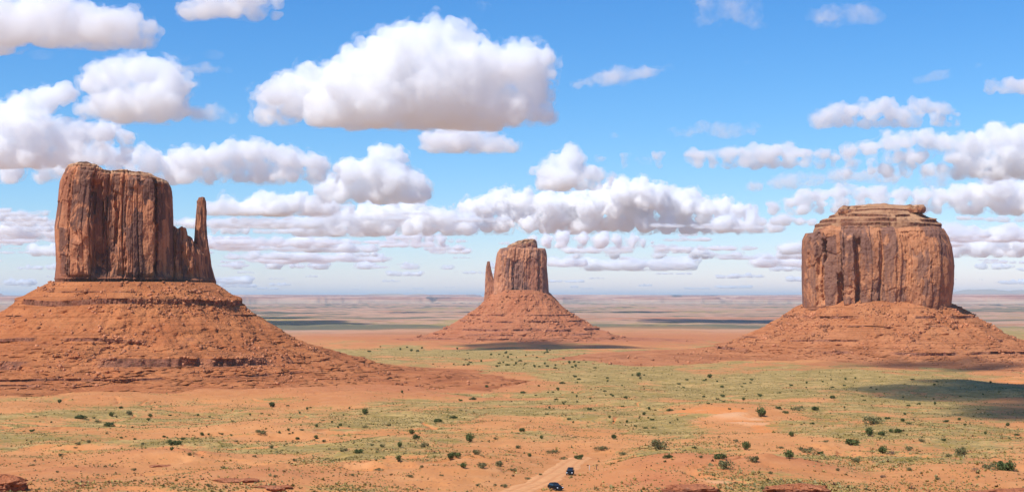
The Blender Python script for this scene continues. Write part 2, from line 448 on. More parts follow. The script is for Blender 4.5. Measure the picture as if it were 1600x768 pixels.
# ------------------------------------------------------------------ buttes
def panel_field(s, z, L, width, amp, seg, crack, seed, tone=False):
    """walls split into upright slabs: s runs round the wall (length L), z up it; each slab stands out by its own amount"""
    rng = np.random.default_rng(seed)
    n = max(4, int(L / width)); w = rng.uniform(.35, 1.7, n); b = np.concatenate([[0], np.cumsum(w)]); b *= L / b[-1]
    sw = (s + width * .10 * noise2(z / (seg * .9), s / (width * 3), seed + 1) + min(width * .04, .35) * noise2(z / 4, s / 4, seed + 2)) % L
    k = np.clip(np.searchsorted(b, sw, side='right') - 1, 0, n - 1)
    f = (sw - b[k]) / (b[k + 1] - b[k])
    off = rng.uniform(0, 10, n)
    zz = z + seg * .22 * noise2(s / (width * .4), k * 3.1, seed + 5)
    m = np.floor(zz / seg + off[k]).astype(np.int64)
    o = _h(k, m, 0, seed + 7) * .7 + _h(k, k * 0, 5, seed + 8) * .6
    tilt = _h(k, m, 2, seed + 9) * 1.2
    edge = np.minimum(f, 1 - f) * (b[k + 1] - b[k])
    if tone: return _h(k, m, 7, seed + 12) * .5 + .5
    return amp * o + amp * tilt * (f - .5) - crack * (_h(k, k * 0, 9, seed + 3) > -.2) * np.exp(-(edge / (.35 + .02 * width)) ** 2)

def cliff(name, parent, mat, C0, prof, top, zb_py, depth, seed, nexp=3.0, N_=700, M_=180, macro=None, levels=((22, 2.4, 45, 2.2), (8, 1.0, 20, 1.2), (3, .4, 8, .5)),
          band_h=12.0, strata_top=8.0, cap_h=5.0, ydepth=0.0, rough=.6):
    """an upright rock mass. prof: (py, left px, right px) of its outline; top: (px, py) of its top edge; depth: half its depth in m"""
    D = C0[1] + ydepth
    prof = sorted(prof, key=lambda q: -q[0])
    pz = np.array([zpx(q[0], D) for q in prof]); pl = np.array([xpx(q[1], D) for q in prof]); pr = np.array([xpx(q[2], D) for q in prof])
    tx = np.array([xpx(q[0], D) for q in top]); tz = np.array([zpx(q[1], D) for q in top])
    zb, zt = pz[0], tz.max()
    ph = np.linspace(0, 2 * np.pi, 4001); cu = np.sign(np.cos(ph)) * np.abs(np.cos(ph)) ** (2 / nexp); cv = np.sign(np.sin(ph)) * np.abs(np.sin(ph)) ** (2 / nexp)
    hw0 = (pr - pl).max() / 2; X, Y = cu * hw0, cv * depth
    sl = np.concatenate([[0], np.cumsum(np.hypot(np.diff(X), np.diff(Y)))]); L = sl[-1]
    ss = np.linspace(0, L, N_, endpoint=False); cu = np.interp(ss, sl, cu); cv = np.interp(ss, sl, cv)
    ex, ey = np.gradient(cu * hw0), np.gradient(cv * depth); nx, ny = ey, -ex; ln = np.hypot(nx, ny) + 1e-9; nx /= ln; ny /= ln
    t = np.linspace(0, 1, M_); zn = zb + (zt - zb) * t
    l, r = np.interp(zn, pz, pl), np.interp(zn, pz, pr); xc, hw = (l + r) / 2, (r - l) / 2
    x0 = xc[:, None] + hw[:, None] * cu[None]; y0 = (depth * (hw / hw0) ** .6)[:, None] * cv[None]
    Sg, Z = np.broadcast_to(ss, x0.shape), np.broadcast_to(zn[:, None], x0.shape)
    ztop = np.interp(x0, tx, tz) + .6 * noise2(x0 / 5, y0 / 5, seed + 60) + rough * 1.6 * (np.floor(1.5 * noise2(x0 / 9, y0 / 14, seed + 61) + .5)); z0 = zb + (Z - zb) * (ztop - zb) / (zt - zb)
    d = np.zeros_like(x0)
    for i, (w, a, sg, cr) in enumerate(levels):
        pf = panel_field(Sg.ravel(), z0.ravel(), L, w, a, sg, cr, seed + 100 * i).reshape(x0.shape); d = d + pf - pf.mean()
    tones = [panel_field(Sg.ravel(), z0.ravel(), L, levels[min(i, len(levels) - 1)][0], 1, levels[min(i, len(levels) - 1)][2], 0, seed + 100 * min(i, len(levels) - 1), True).reshape(x0.shape) for i in (0, 1)]
    if macro:
        front = np.clip(-ny, 0, 1)[None] ** .7
        for px0, px1, off, pya, pyb in macro:
            za, zb_ = zpx(pya, D), zpx(pyb, D); sc = FPX / D
            wob = 2.2 * noise2(z0 / 18, z0 * 0 + px0, seed + 71) + 1.0 * noise2(z0 / 5, z0 * 0 + px0, seed + 72)
            u = x0 + wob; e = .55
            mk = sstep(xpx(px0, D) - e, xpx(px0, D) + e, u) * sstep(xpx(px1, D) + e, xpx(px1, D) - e, u)
            mk = mk * sstep(zb_ - 5, zb_ + 5, z0 + 3 * noise2(x0 / 4, z0 * 0, seed + 3)) * sstep(za + 5, za - 5, z0 + 3 * noise2(x0 / 4, z0 * 0 + 9, seed + 4))
            d = d + 1.6 * off * mk * front
    hz = z0 - zb; ht = ztop - z0
    bandm = sstep(band_h * 1.15, band_h * .85, hz + 1.5 * noise2(Sg / 12, Z * 0, seed + 9))
    ly = np.floor(z0 / 1.7 + .25 * noise2(Sg / 25, z0 * 0, seed + 8)).astype(np.int64)
    lay = _h(ly, (Sg / 18).astype(np.int64) * 0, 3, seed + 11) * .8 + .5 * _h(ly, np.floor(Sg / 6).astype(np.int64), 4, seed + 12)
    d = d * (1 - .55 * bandm) + bandm * (1.1 * lay + 1.6)
    topm = sstep(strata_top * 1.1, strata_top * .8, ht) if strata_top > 0 else 0 * ht
    d = d * (1 - .5 * topm) + topm * (1.2 * lay - np.clip(1 - ht / max(strata_top, 1), 0, 1) * 2.5)
    fr = fbm3(x0 / 6, y0 / 6, z0 / 11, seed + 20, 4) * 2.2; kq = np.floor(fr); fq_ = fr - kq      # broken, stepped faces rather than smooth waves
    d = d + rough * .62 * (kq + sstep(.78, .98, fq_)) + .22 * rough * fbm3(x0 / 2, y0 / 2, z0 / 2, seed + 23, 2)
    side = np.clip(np.abs(nx), 0, 1)[None]
    d = d * (1 - .8 * side ** 2)
    x = x0 + nx[None] * d; y = y0 + ny[None] * d
    # the top, drawn in towards the middle
    K = 26; xs, ys, zs = [x], [y], [z0]; xm = (tx.min() + tx.max()) / 2
    cxm = np.clip((x[-1]).mean(), tx.min(), tx.max())
    for k in range(1, K + 1):
        f = 1 - (k / K) ** 1.1
        xx = cxm + (x[-1] - cxm) * f; yy = y[-1] * f
        zz = np.interp(xx, tx, tz) + .9 * fbm2(xx / 9, yy / 9, seed + 30, 3) * min(1, k / 3) + cap_h * (1 - f) ** 1.3 * .25
        zz = zz * 1.0 + (z0[-1] - np.interp(x[-1], tx, tz)) * f
        xs.append(xx[None]); ys.append(yy[None]); zs.append(zz[None])
    x, y, z = np.vstack(xs), np.vstack(ys), np.vstack(zs)
    rows = x.shape[0]
    band = np.vstack([bandm, np.zeros((K, N_))]); cap = np.vstack([sstep(cap_h, cap_h * .5, ht) if cap_h > 0 else ht * 0, np.ones((K, N_)) * (1 if cap_h > 0 else .3)])
    ang = math.atan2(C0[0], C0[1]); ca, sa = math.cos(ang), math.sin(ang); dc = math.hypot(*C0)
    xl = (x.ravel() - C0[0] * D / C0[1]) * ca * (dc - .45 * depth) / dc; yl = y.ravel() + ydepth
    v = np.stack([xl * ca + yl * sa, yl * ca - xl * sa, z.ravel() * (dc - .8 * depth - ydepth * 0) / dc - parent.location.z], -1)
    sl_ = [np.vstack([q, np.repeat(q[-1:], K, 0)]) for q in tones]
    me = np_mesh(name, v, grid_faces(rows, N_, True), {'band': band, 'cap': cap, 'slab': sl_[0], 'slabb': sl_[1]})
    return link_mesh(name, me, mat, parent)

class Talus:
    """the debris apron under a butte: a smooth cone profile (r, z) with ledges of harder rock standing out of it"""
    def __init__(self, C0, prof, shape, ledges, seed, gully=.06, skew=0.0):
        self.C, self.seed, self.ledges, self.gully, self.skew = C0, seed, ledges, gully, skew
        self.pr = np.array([q[0] for q in prof]); self.pz = np.array([q[1] for q in prof])
        self.sa = np.radians([q[0] for q in shape] + [shape[0][0] + 360]); self.sv = np.array([q[1] for q in shape] + [shape[0][1]])
    def rz(self, z): return np.interp(-z, -self.pz, self.pr)
    def build(self, name, parent, mat, N_=800, extra=300):
        s = self.seed
        zs = [np.linspace(self.pz[0], self.pz[-1], extra)]
        for zl, h, *_ in self.ledges: zs.append(np.linspace(zl + h * .8, zl - h * 1.4, max(10, int(h * 3))))
        z = np.unique(np.round(np.concatenate(zs), 3))[::-1]
        th = np.linspace(0, 2 * np.pi, N_, endpoint=False); TH, Z = np.meshgrid(th, z)
        sh = np.interp(th, self.sa, self.sv, period=2 * np.pi)[None]
        zz = Z + self.skew * np.cos(TH) * 0
        r = self.rz(zz); led = np.zeros_like(r)
        rr0 = self.rz(Z) * sh; cx, sx_ = np.cos(TH), np.sin(TH)
        for i, (zl, h, st, cov, *side) in enumerate(self.ledges):
            arc = TH * self.rz(np.array(zl))
            zl_ = zl + 1.5 * noise2(arc / 60, arc * 0, s + 40 + i)
            m = sstep(-cov, -cov + .5, (np.cos(TH - math.radians(side[0])) * 1.1 - .75 if side else 0) + fbm2(np.cos(TH) * 4 + i * 9, np.sin(TH) * 4, s + 50 + i, 3))
            ro = self.rz(zl_ - h * .5)
            jag = panel_field(arc.ravel(), Z.ravel(), 2 * np.pi * self.rz(np.array(zl)), 9, 1.5, 30, 1.6, s + 60 + i).reshape(r.shape) * min(1, h / 5)
            up = sstep(zl_ + h * .8, zl_ - .02, Z) * (Z > zl_); body = ((Z <= zl_) & (Z >= zl_ - h)).astype(float)
            und = sstep(zl_ - h * 1.5, zl_ - h, Z) * (Z < zl_ - h)
            tgt = np.where(body > 0, ro + st + jag - .35 * h * (1 - (zl_ - Z) / h) * 0, r)
            r = r + m * (up * np.clip(ro + st - r, 0, None) + body * (tgt - r) + und * np.clip(ro + st * .2 - r, 0, None) * 0)
            led = np.maximum(led, m * body)
        rad = r * sh
        g = fbm3(np.cos(TH) * 6, np.sin(TH) * 6, Z / 22, s, 4); low = sstep(self.pz[0], self.pz[0] - 25, Z)
        rad = rad * (1 + self.gully * g * low * (1 - .6 * led))
        X, Y = rad * np.cos(TH), rad * np.sin(TH)
        rough = (fbm3(X / 5, Y / 5, Z / 5, s + 5, 4) + 2.2 * fbm3(X / 26, Y / 26, Z / 18, s + 6, 3) - 1.5 * np.abs(fbm3(np.cos(TH) * 11, np.sin(TH) * 11, Z / 60, s + 7, 3))) * (1 - .6 * led) * (.3 + .7 * low)
        rad = rad + 1.75 * rough * np.clip(np.gradient(self.rz(z), z) * -1, .6, 4)[:, None] * .6
        X, Y = rad * np.cos(TH), rad * np.sin(TH)
        self.X, self.Y, self.Z = X, Y, Z
        pale = sstep(.0, .5, fbm2(X / 50, Y / 50, s + 8, 3)) * .5
        v = np.stack([X.ravel() + self.C[0] - parent.location.x, Y.ravel() + self.C[1] - parent.location.y, Z.ravel() - parent.location.z], -1)
        me = np_mesh(name, v, grid_faces(len(z), N_, True)[:, ::-1], {'ledge': led, 'pale': pale})
        return link_mesh(name, me, mat, parent)
    def spots(self, n, rng, power=1.0):
        P = self._spots(n * 3, rng, power); g = fbm3(P[:, 0] / 38, P[:, 1] / 38, P[:, 2] / 60, self.seed + 70, 3); keep = rng.random(len(P)) < np.clip(.35 + 1.5 * g, .04, 1)
        return P[keep][:n]
    def _spots(self, n, rng, power=1.0):
        """random points on the side of the apron that faces the camera"""
        rows, cols = self.X.shape
        i = (rng.random(n) ** power * (rows - 1)).astype(int); j = (rng.uniform(.5, 1.0, n) * cols).astype(int) % cols
        return np.stack([self.X[i, j] + self.C[0], self.Y[i, j] + self.C[1], self.Z[i, j]], -1)

M_RUBBLE = plain('fallen sandstone', (.44, .178, .084), .9, 0, .5, .05, .1)
_oct = np.array([(1, 0, 0), (0, 1, 0), (-1, 0, 0), (0, -1, 0), (0, 0, 1), (0, 0, -1), (.7, .7, .6), (-.7, .7, .55), (-.7, -.7, .6), (.7, -.7, .5)], float)
def rubble(pts, sizes, seed, label):
    """many small angular blocks as one mass"""
    rng = np.random.default_rng(seed)
    bx = np.array([(x, y, z) for z in (-1, 1) for y in (-1, 1) for x in (-1, 1)], float)
    fq = np.array([(0, 2, 3, 1), (4, 5, 7, 6), (0, 1, 5, 4), (2, 6, 7, 3), (0, 4, 6, 2), (1, 3, 7, 5)])
    n = len(pts); v = np.broadcast_to(bx, (n, 8, 3)) * rng.uniform(.6, 1.0, (n, 8, 3))
    v = v * (sizes[:, None, None] * rng.uniform(.5, 1.0, (n, 1, 3)) * .6)
    a, b = rng.uniform(0, 6.28, n), rng.uniform(-.7, .7, n)
    ca, sa, cb, sb = np.cos(a)[:, None], np.sin(a)[:, None], np.cos(b)[:, None], np.sin(b)[:, None]
    x, y, z = v[..., 0], v[..., 1], v[..., 2]
    y, z = y * cb - z * sb, y * sb + z * cb; x, y = x * ca - y * sa, x * sa + y * ca
    v = np.stack([x, y, z + sizes[:, None] * .15], -1) + pts[:, None, :]
    f = (fq[None] + (np.arange(n) * 8)[:, None, None]).reshape(-1, 4)
    me = np_mesh('rock_rubble', v.reshape(-1, 3), f)
    o = link_mesh('rock_rubble', me, M_RUBBLE)
    return tag(o, label, 'rubble', kind='stuff')

def boulder_mesh(seed):
    bm = bmesh.new(); bmesh.ops.create_icosphere(bm, subdivisions=3, radius=1)
    v = np.array([q.co[:] for q in bm.verts]); rng = np.random.default_rng(seed)
    for _ in range(11):          # flat broken faces
        nrm = rng.normal(size=3); nrm /= np.linalg.norm(nrm); c = rng.uniform(.45, .75)
        dd = v @ nrm - c; v = v - np.clip(dd, 0, None)[:, None] * nrm
    v = v * (1 + .06 * fbm3(v[:, 0] * 3, v[:, 1] * 3, v[:, 2] * 3, seed, 3))[:, None] * np.array([1, .8, .62])
    for q, c in zip(bm.verts, v): q.co = c
    me = bpy.data.meshes.new('boulder'); bm.to_mesh(me); bm.free()
    return me

# ---- the left butte with its thumb
wm = tag(empty('butte', (WM_C[0], WM_C[1], -95)), 'left butte, a broad dark red sandstone block with a slim rock finger on its right', 'butte', 'the three buttes')
wm_mac = [(84, 110, 1.2, 255, 440), (110, 146, 4.0, 255, 440), (146, 163, -5.5, 285, 425), (163, 179, -2.2, 285, 425), (179, 184, -4.2, 300, 385), (185, 197, -.5, 280, 430), (197, 240, 3.2, 278, 432),
          (240, 247, -5.0, 272, 430), (247, 272, -2.5, 285, 430), (110, 114, -4.5, 285, 350), (126, 142, 2.2, 350, 432), (183, 196, 2.5, 380, 425), (112, 125, 1.8, 375, 430)]
cliff('cliff', wm, M_WALL, WM_C, [(448, 87, 274), (410, 89, 275), (350, 86, 273), (300, 92, 271), (278, 94, 270), (262, 101, 268), (254, 106, 262)],
      [(84, 264), (99, 263), (104, 260), (118, 258), (126, 256.5), (140, 257), (152, 260), (158, 265), (161, 267.5), (178, 268), (186, 266), (215, 267.5), (235, 271), (250, 277), (262, 282), (272, 287)],
      448, 46, 7, 4.0, 900, 240, wm_mac, levels=((24, 1.9, 70, 3.2), (9, 1.0, 30, 1.6), (3.5, .42, 8, .4)))
cliff('shoulder', wm, M_WALL, WM_C, [(450, 246, 330), (410, 250, 324), (375, 254, 322), (356, 262, 312)],
      [(250, 352), (262, 352), (272, 352), (279, 356), (283, 353), (291, 355), (294, 366), (300, 369), (304, 377), (312, 380), (330, 382)],
      450, 26, 23, 3.0, 380, 110, [(284, 292, 2.2, 340, 400), (263, 272, -2, 340, 420), (275, 281, 2, 360, 420), (292, 304, 2.5, 375, 425)], levels=((9, 1.5, 22, 1.6), (3.5, .6, 9, .6)), strata_top=0, cap_h=0)
cliff('rock_finger', wm, M_WALL, WM_C, [(452, 300, 341), (438, 302, 340), (415, 302.5, 333), (395, 303, 330.5), (380, 304, 327.5), (365, 305, 325.5), (345, 306, 324), (326, 307.5, 324.5), (320, 308, 323.5), (315, 308.5, 323.5), (311, 308, 323), (306, 311, 321)],
      [(300, 307), (309, 306.5), (316, 305.5), (321, 306.5), (345, 308)], 452, 10, 31, 2.6, 220, 170, [(308, 314, 1, 320, 400), (304, 312, 1.5, 390, 430)], levels=((7, .9, 26, 1.0), (3, .35, 9, .4)), strata_top=0, cap_h=0, ydepth=-2, rough=.35)
wm_t = Talus(WM_C, [(84, 17), (97, 10), (112, -1), (125, -14), (150, -31), (172, -45), (198, -55), (230, -67), (262, -76), (300, -82), (345, -87), (410, -92), (470, -99), (520, -112)],
             [(0, 1.0), (30, 1.03), (60, .95), (120, .9), (150, 1.0), (180, 1.06), (215, 1.08), (250, 1.0), (270, .97), (300, .97), (330, .98)],
             [(8, 1.2, .5, .1), (-2, 5.5, 1.2, .75), (-18, 1.2, .4, .0), (-41, 3.2, .6, .40, 250), (-59.5, 7.5, .6, .45, 232), (-74, 2.0, .2, .3, 240), (-80, 1.6, .2, .2, 235)], 5, .03)
wm_t.build('talus_slope', wm, M_TALUS, 1000, 420)

# ---- the right butte
mb = tag(empty('butte', (MB_C[0], MB_C[1], -101)), 'right butte, a massive brown sandstone drum with stepped ledges and flat slabs on top', 'butte', 'the three buttes')
mb_mac = [(1250, 1276, 2.5, 355, 490), (1264, 1269, -7, 372, 420), (1276, 1284, -5, 355, 430), (1284, 1318, 2, 355, 490), (1288, 1294, -8, 375, 405), (1285, 1289, -7, 420, 470), (1308, 1317, -8, 430, 475), (1318, 1336, 6, 368, 480),
          (1336, 1344, -4.5, 375, 480), (1344, 1372, 3, 362, 490), (1372, 1400, 1.5, 380, 490), (1400, 1420, -1.0, 372, 480), (1420, 1452, 2.0, 400, 490), (1450, 1470, 0, 400, 490), (1468, 1490, -3, 350, 490)]
cliff('cliff', mb, M_WALL2, MB_C, [(496, 1254, 1482), (478, 1251, 1484), (440, 1250, 1489), (410, 1250, 1490), (380, 1250, 1487), (364, 1251, 1482), (352, 1256, 1474)],
      [(1240, 364), (1274, 362), (1278, 356), (1300, 353), (1340, 354), (1400, 356), (1440, 355), (1466, 356), (1490, 362)], 496, 105, 41, 4.4, 900, 200, mb_mac,
      levels=((52, 2.6, 120, 4.0), (18, 1.4, 50, 2.0), (7, .75, 15, .7)), band_h=20, strata_top=7, cap_h=0, rough=.9)
MB_T = Talus(MB_C, [(48, zpx(322, MB_D)), (62, zpx(327, MB_D)), (72, zpx(336, MB_D)), (88, zpx(344, MB_D)), (97, zpx(350, MB_D)), (102, zpx(356, MB_D)), (104, zpx(364, MB_D))],
             [(0, 1.06), (45, .9), (90, .86), (135, .9), (180, 1.03), (225, .93), (270, .87), (315, .95)], [(zpx(338, MB_D), 4, 1, .8), (zpx(345, MB_D), 6, 1.5, .8), (zpx(352, MB_D), 5, 1.5, .8), (zpx(330, MB_D), 2.5, .8, .6)], 61, .02)
M_CAPL = talus_material('cap ledges', (.36, .165, .085), (.52, .285, .150), (.18, .075, .042))
MB_T.build('cap_ledges', mb, M_CAPL, 500, 60)
cl_top = cliff('summit', mb, M_CAPL, MB_C, [(337, 1312, 1446), (328, 1322, 1440), (318, 1345, 1405)], [(1310, 327), (1345, 319), (1370, 317.5), (1405, 319.5), (1446, 326)], 337, 46, 71, 2.2, 260, 30,
               levels=((12, .8, 12, .5),), band_h=0.1, strata_top=0, cap_h=6)
for k, (l, r_, tp, bt, dy) in enumerate([(1309, 1372, 321.5, 333.5, -34), (1406, 1447, 321.5, 333, -22)]):
    cliff('cap_rock', mb, M_WALL2, MB_C, [(bt, l + 3, r_ - 3), (bt - 4, l, r_), (tp + 3, l + .5, r_), (tp, l + 4, r_ - 2)], [(l - 5, tp + .5), (l + 14, tp - .5), ((l + r_) / 2, tp + .3), (r_ - 6, tp - .6), (r_ + 5, tp + .5)], bt, 17, 81 + k, 3.2, 260, 34,
          levels=((9, 1.5, 14, 1.4), (4, .6, 6, .5)), band_h=.1, strata_top=0, cap_h=7, ydepth=dy)
mb_t = Talus(MB_C, [(112, -5), (124, -10), (137, -16), (152, -27), (170, -40), (195, -53), (222, -66), (250, -77), (285, -87), (330, -94), (400, -98), (470, -102), (540, -106), (600, -118)],
             [(0, 1.0), (45, 1.0), (90, .95), (135, 1.0), (180, 1.0), (225, .97), (270, .94), (315, .97)],
             [(-30, 4.0, 1.0, .3), (-45, 1.5, .5, .0), (-66, 2.5, .8, .2), (-82, 4.0, .8, .35)], 15, .035)
mb_t.build('talus_slope', mb, M_TALUS2, 800, 300)

# ---- the far middle butte
em = tag(empty('butte', (EM_C[0], EM_C[1], -125)), 'smallest and farthest butte, a blocky tower with a thin spike on its left', 'butte', 'the three buttes')
cliff('cliff', em, M_WALL3, EM_C, [(474, 768, 859), (455, 770, 857.5), (430, 771, 856), (412, 773.5, 854.5), (400, 775, 855), (391, 777, 854), (386, 781, 852)],
      [(765, 392), (778, 389.5), (788, 387), (800, 386), (835, 386.5), (852, 388.5), (862, 390)], 474, 58, 91, 4.0, 460, 110, [(772, 786, 0, 390, 470), (841, 856, -3, 388, 470), (843, 850, 2, 415, 465), (790, 800, 3, 400, 465), (818, 840, 3, 395, 468)],
      levels=((50, 3.4, 100, 4.5), (18, 2.0, 40, 2.5), (8, 1.0, 16, .9)), band_h=26, strata_top=6, cap_h=0, rough=1.2)
cliff('cap_rock', em, M_WALL3, EM_C, [(389, 792, 839), (385, 791.5, 840), (380, 793, 839.5), (374, 804, 838)], [(788, 381), (802, 379), (806, 376.5), (818, 374.8), (830, 374), (837, 375), (842, 379)], 389, 28, 95, 2.8, 260, 40,
      levels=((14, 1.6, 10, 1.4), (6, .9, 6, .9)), band_h=.1, strata_top=0, cap_h=14, rough=1.2)
cliff('rock_spike', em, M_WALL3, EM_C, [(476, 755, 786), (455, 757.5, 784), (436, 758, 776), (431, 758.5, 771), (425, 758.7, 768.5), (416, 759.5, 766.5), (409, 760.8, 765.2)], [(750, 410), (763, 408.5), (770, 409), (772, 425), (776, 433), (790, 434)], 476, 8, 97, 2.6, 200, 90,
      levels=((8, 1.2, 30, 1), (4, .5, 10, .5)), band_h=.1, strata_top=0, cap_h=0, rough=.6)
em_t = Talus(EM_C, [(70, 22), (84, 10), (100, -8), (127, -35), (158, -56), (190, -75), (225, -92), (262, -106), (310, -114), (420, -119), (560, -122.5), (680, -126), (760, -136)],
             [(0, 1.02), (45, .98), (90, .95), (135, .98), (180, 1.02), (225, 1.0), (270, .96), (315, 1.0)],
             [(-45, 3, 1.5, .3), (-62, 4, 1.6, .4), (-84, 5, 1, .5), (-97, 3, 1, .1), (-108, 3, .5, .3)], 25, .04)
em_t.build('talus_slope', em, M_TALUS3, 600, 240)

rng = np.random.default_rng(12)
for tal_, n_, k_, lo_, sd_, w_ in ((wm_t, 14000, .62, .34, 3, 'left butte'), (mb_t, 9000, .9, .5, 4, 'right butte'), (em_t, 2600, 1.2, 1.0, 5, 'far middle butte')):
    P_ = tal_.spots(n_, rng, .8); rubble(P_, rng.pareto(2.2, len(P_)).clip(0, 5) * k_ + lo_, sd_, 'loose rock rubble strewn over the slope of the ' + w_)
#@@MORE@@
# ------------------------------------------------------------------ far mesas and mountains
def build_hills():
    m, t, p = new_mat('far mesas'); n = N(t); c = n.coord(); h = n.attr('rise')
    col = n.mix(n.step(n.noise(n.scale(c, (.0005, .0005, .030)), 1.0, 6, .7), .42, .58), (.28, .085, .045), (.56, .31, .20))
    col = n.mix(h, (.40, .30, .19), col)
    n._in(p.inputs['Base Color'], col); p.inputs['Roughness'].default_value = 1
    az = np.radians(np.linspace(-27, 27, 900)); rr = np.exp(np.linspace(math.log(25500), math.log(88000), 330))
    A, RR = np.meshgrid(az, rr); x, y = RR * np.sin(A), RR * np.cos(A)
    px = 800 + np.tan(A) * FPX
    z = np.full(x.shape, -160.0); rise = np.zeros(x.shape)
    for i, (r0, r1, hh, th, sc) in enumerate([(26500, 33000, 60, 2.0, 2200), (33000, 45000, 178, -.20, 2600), (50000, 68000, 275, -.30, 5000)]):
        f = fbm2(x / sc, y / (sc * 1.6), 133 + i, 5) + .35 * sstep(r0, r1, RR) - 3 * sstep(r0 * 1.08, r0, RR) - 2.5 * sstep(r1 * .97, r1 * 1.04, RR)
        q = sstep(th, th + .10, f) * .62 + sstep(th + .16, th + .30, f) * .38
        q = q * (1 + .15 * fbm2(x / 9000, y / 9000, 140 + i, 2))
        z = np.maximum(z, -160 + (hh + 18) * q); rise = np.maximum(rise, np.clip(q * 1.3, 0, 1))
    for cx, wd, hh, s in [(600, 60, 470, 1), (640, 70, 330, 4), (1545, 120, 560, 2), (1640, 130, 620, 3), (20, 60, 330, 5)]:
        rdg = np.exp(-((px - cx) / wd) ** 2) * np.exp(-((RR - 80000) / 5000) ** 2)
        z = np.maximum(z, -170 + hh * rdg * (1 + .28 * fbm2(x / 2600, y / 2600, 150 + s, 4)))
    me = np_mesh('hills', np.stack([x, y, z], -1).reshape(-1, 3), grid_faces(len(rr), len(az)), {'rise': rise})
    tag(link_mesh('hills', me, m, smooth=True), kind='structure')
build_hills()

# ------------------------------------------------------------------ low herbs and grass tufts, past counting
def build_cover():
    rng = np.random.default_rng(5); n = 330000
    dep = rng.uniform(math.tan(.034), .152, n); r_tab = np.exp(np.linspace(math.log(250), math.log(3500), 3000)); d_tab = -zbase(r_tab) / r_tab
    r = np.interp(-dep, -d_tab, r_tab) * rng.uniform(.97, 1.03, n)
    a = np.radians(rng.uniform(-22.5, 22.5, n)); x, y = r * np.sin(a), r * np.cos(a); z = H(x, y)
    veg, red, pale = cover(x, y, z)
    clump = .5 + .8 * fbm2(x / 16, y / 16, 200, 3)
    keep = rng.random(n) < np.clip(.13 + 1.25 * veg, 0, 1) * np.clip(clump, .08, 1) * (1 - .97 * pale) * (1 - .55 * red) * (road_dist(x, y) > 5.2)
    for C0, rad in ((WM_C, 330), (MB_C, 400), (EM_C, 600)): keep &= np.hypot(x - C0[0], y - C0[1]) > rad
    x, y, z, r, veg = x[keep], y[keep], z[keep], r[keep], veg[keep]; n = len(x)
    s = rng.uniform(.18, .5, n) * np.where(rng.random(n) < .07, 2.0, 1) * np.interp(r, [300, 900, 2500], [.9, 1.25, 2.2])
    # each tuft: a ragged dome of nine narrow faces
    k = 7; ang = rng.uniform(0, 6.283, (n, k)); lean = rng.uniform(.25, 1.0, (n, k)); ht = rng.uniform(.5, 1.15, (n, k)) * (1.15 - .6 * lean)
    wid = rng.uniform(.25, .5, (n, k)); ca, sa = np.cos(ang), np.sin(ang)
    tip = np.stack([x[:, None] + s[:, None] * lean * ca, y[:, None] + s[:, None] * lean * sa, z[:, None] + s[:, None] * ht], -1)
    def base(sg):
        return np.stack([x[:, None] + s[:, None] * (.35 * lean * ca - sg * wid * sa), y[:, None] + s[:, None] * (.35 * lean * sa + sg * wid * ca), z[:, None] + s[:, None] * (ht * .25 - .12)], -1)
    v = np.stack([base(1), base(-1), tip], 2).reshape(-1, 3)
    f = np.arange(len(v)).reshape(-1, 3)
    kind = np.clip(.5 + .5 * fbm2(x / 40, y / 40, 211, 2) + rng.normal(0, .2, n), 0, 1); dark = rng.random(n)
    m, t, p = new_mat('desert herbs'); q = N(t); kd, dk = q.attr('tone'), q.attr('dark')
    col = q.mix(q.step(kd, .35, .65), (.44, .32, .11), (.29, .228, .065))
    col = q.mix(q.step(dk, .5, .6), col, (.33, .275, .12))
    col = q.mix(q.step(dk, .84, .86), col, (.15, .14, .055))
    col = q.mix(q.step(dk, .93, .95), col, (.16, .085, .05))
    q._in(p.inputs['Base Color'], col); p.inputs['Roughness'].default_value = .9; p.inputs['Specular IOR Level'].default_value = .1
    me = np_mesh('ground_cover', v, f, {'tone': np.repeat(kind, k * 3), 'dark': np.repeat(dark, k * 3)})
    o = link_mesh('ground_cover', me, m)
    tag(o, 'low sage and yellow grass tufts scattered over the orange valley floor', 'scrub', kind='stuff')
build_cover()

# ------------------------------------------------------------------ desert bushes
M_JUN = leaf_material('juniper green', [(.050, .070, .022), (.135, .150, .045), (.095, .110, .038)])
M_OLV = leaf_material('olive shrub', [(.105, .100, .040), (.215, .190, .075), (.150, .135, .060)])
M_DRYB = leaf_material('dry brush', [(.15, .095, .060), (.27, .19, .12), (.20, .14, .09)])
M_STEM = plain('grey bark', (.17, .11, .075), .9, 0, .3, 3, .1)

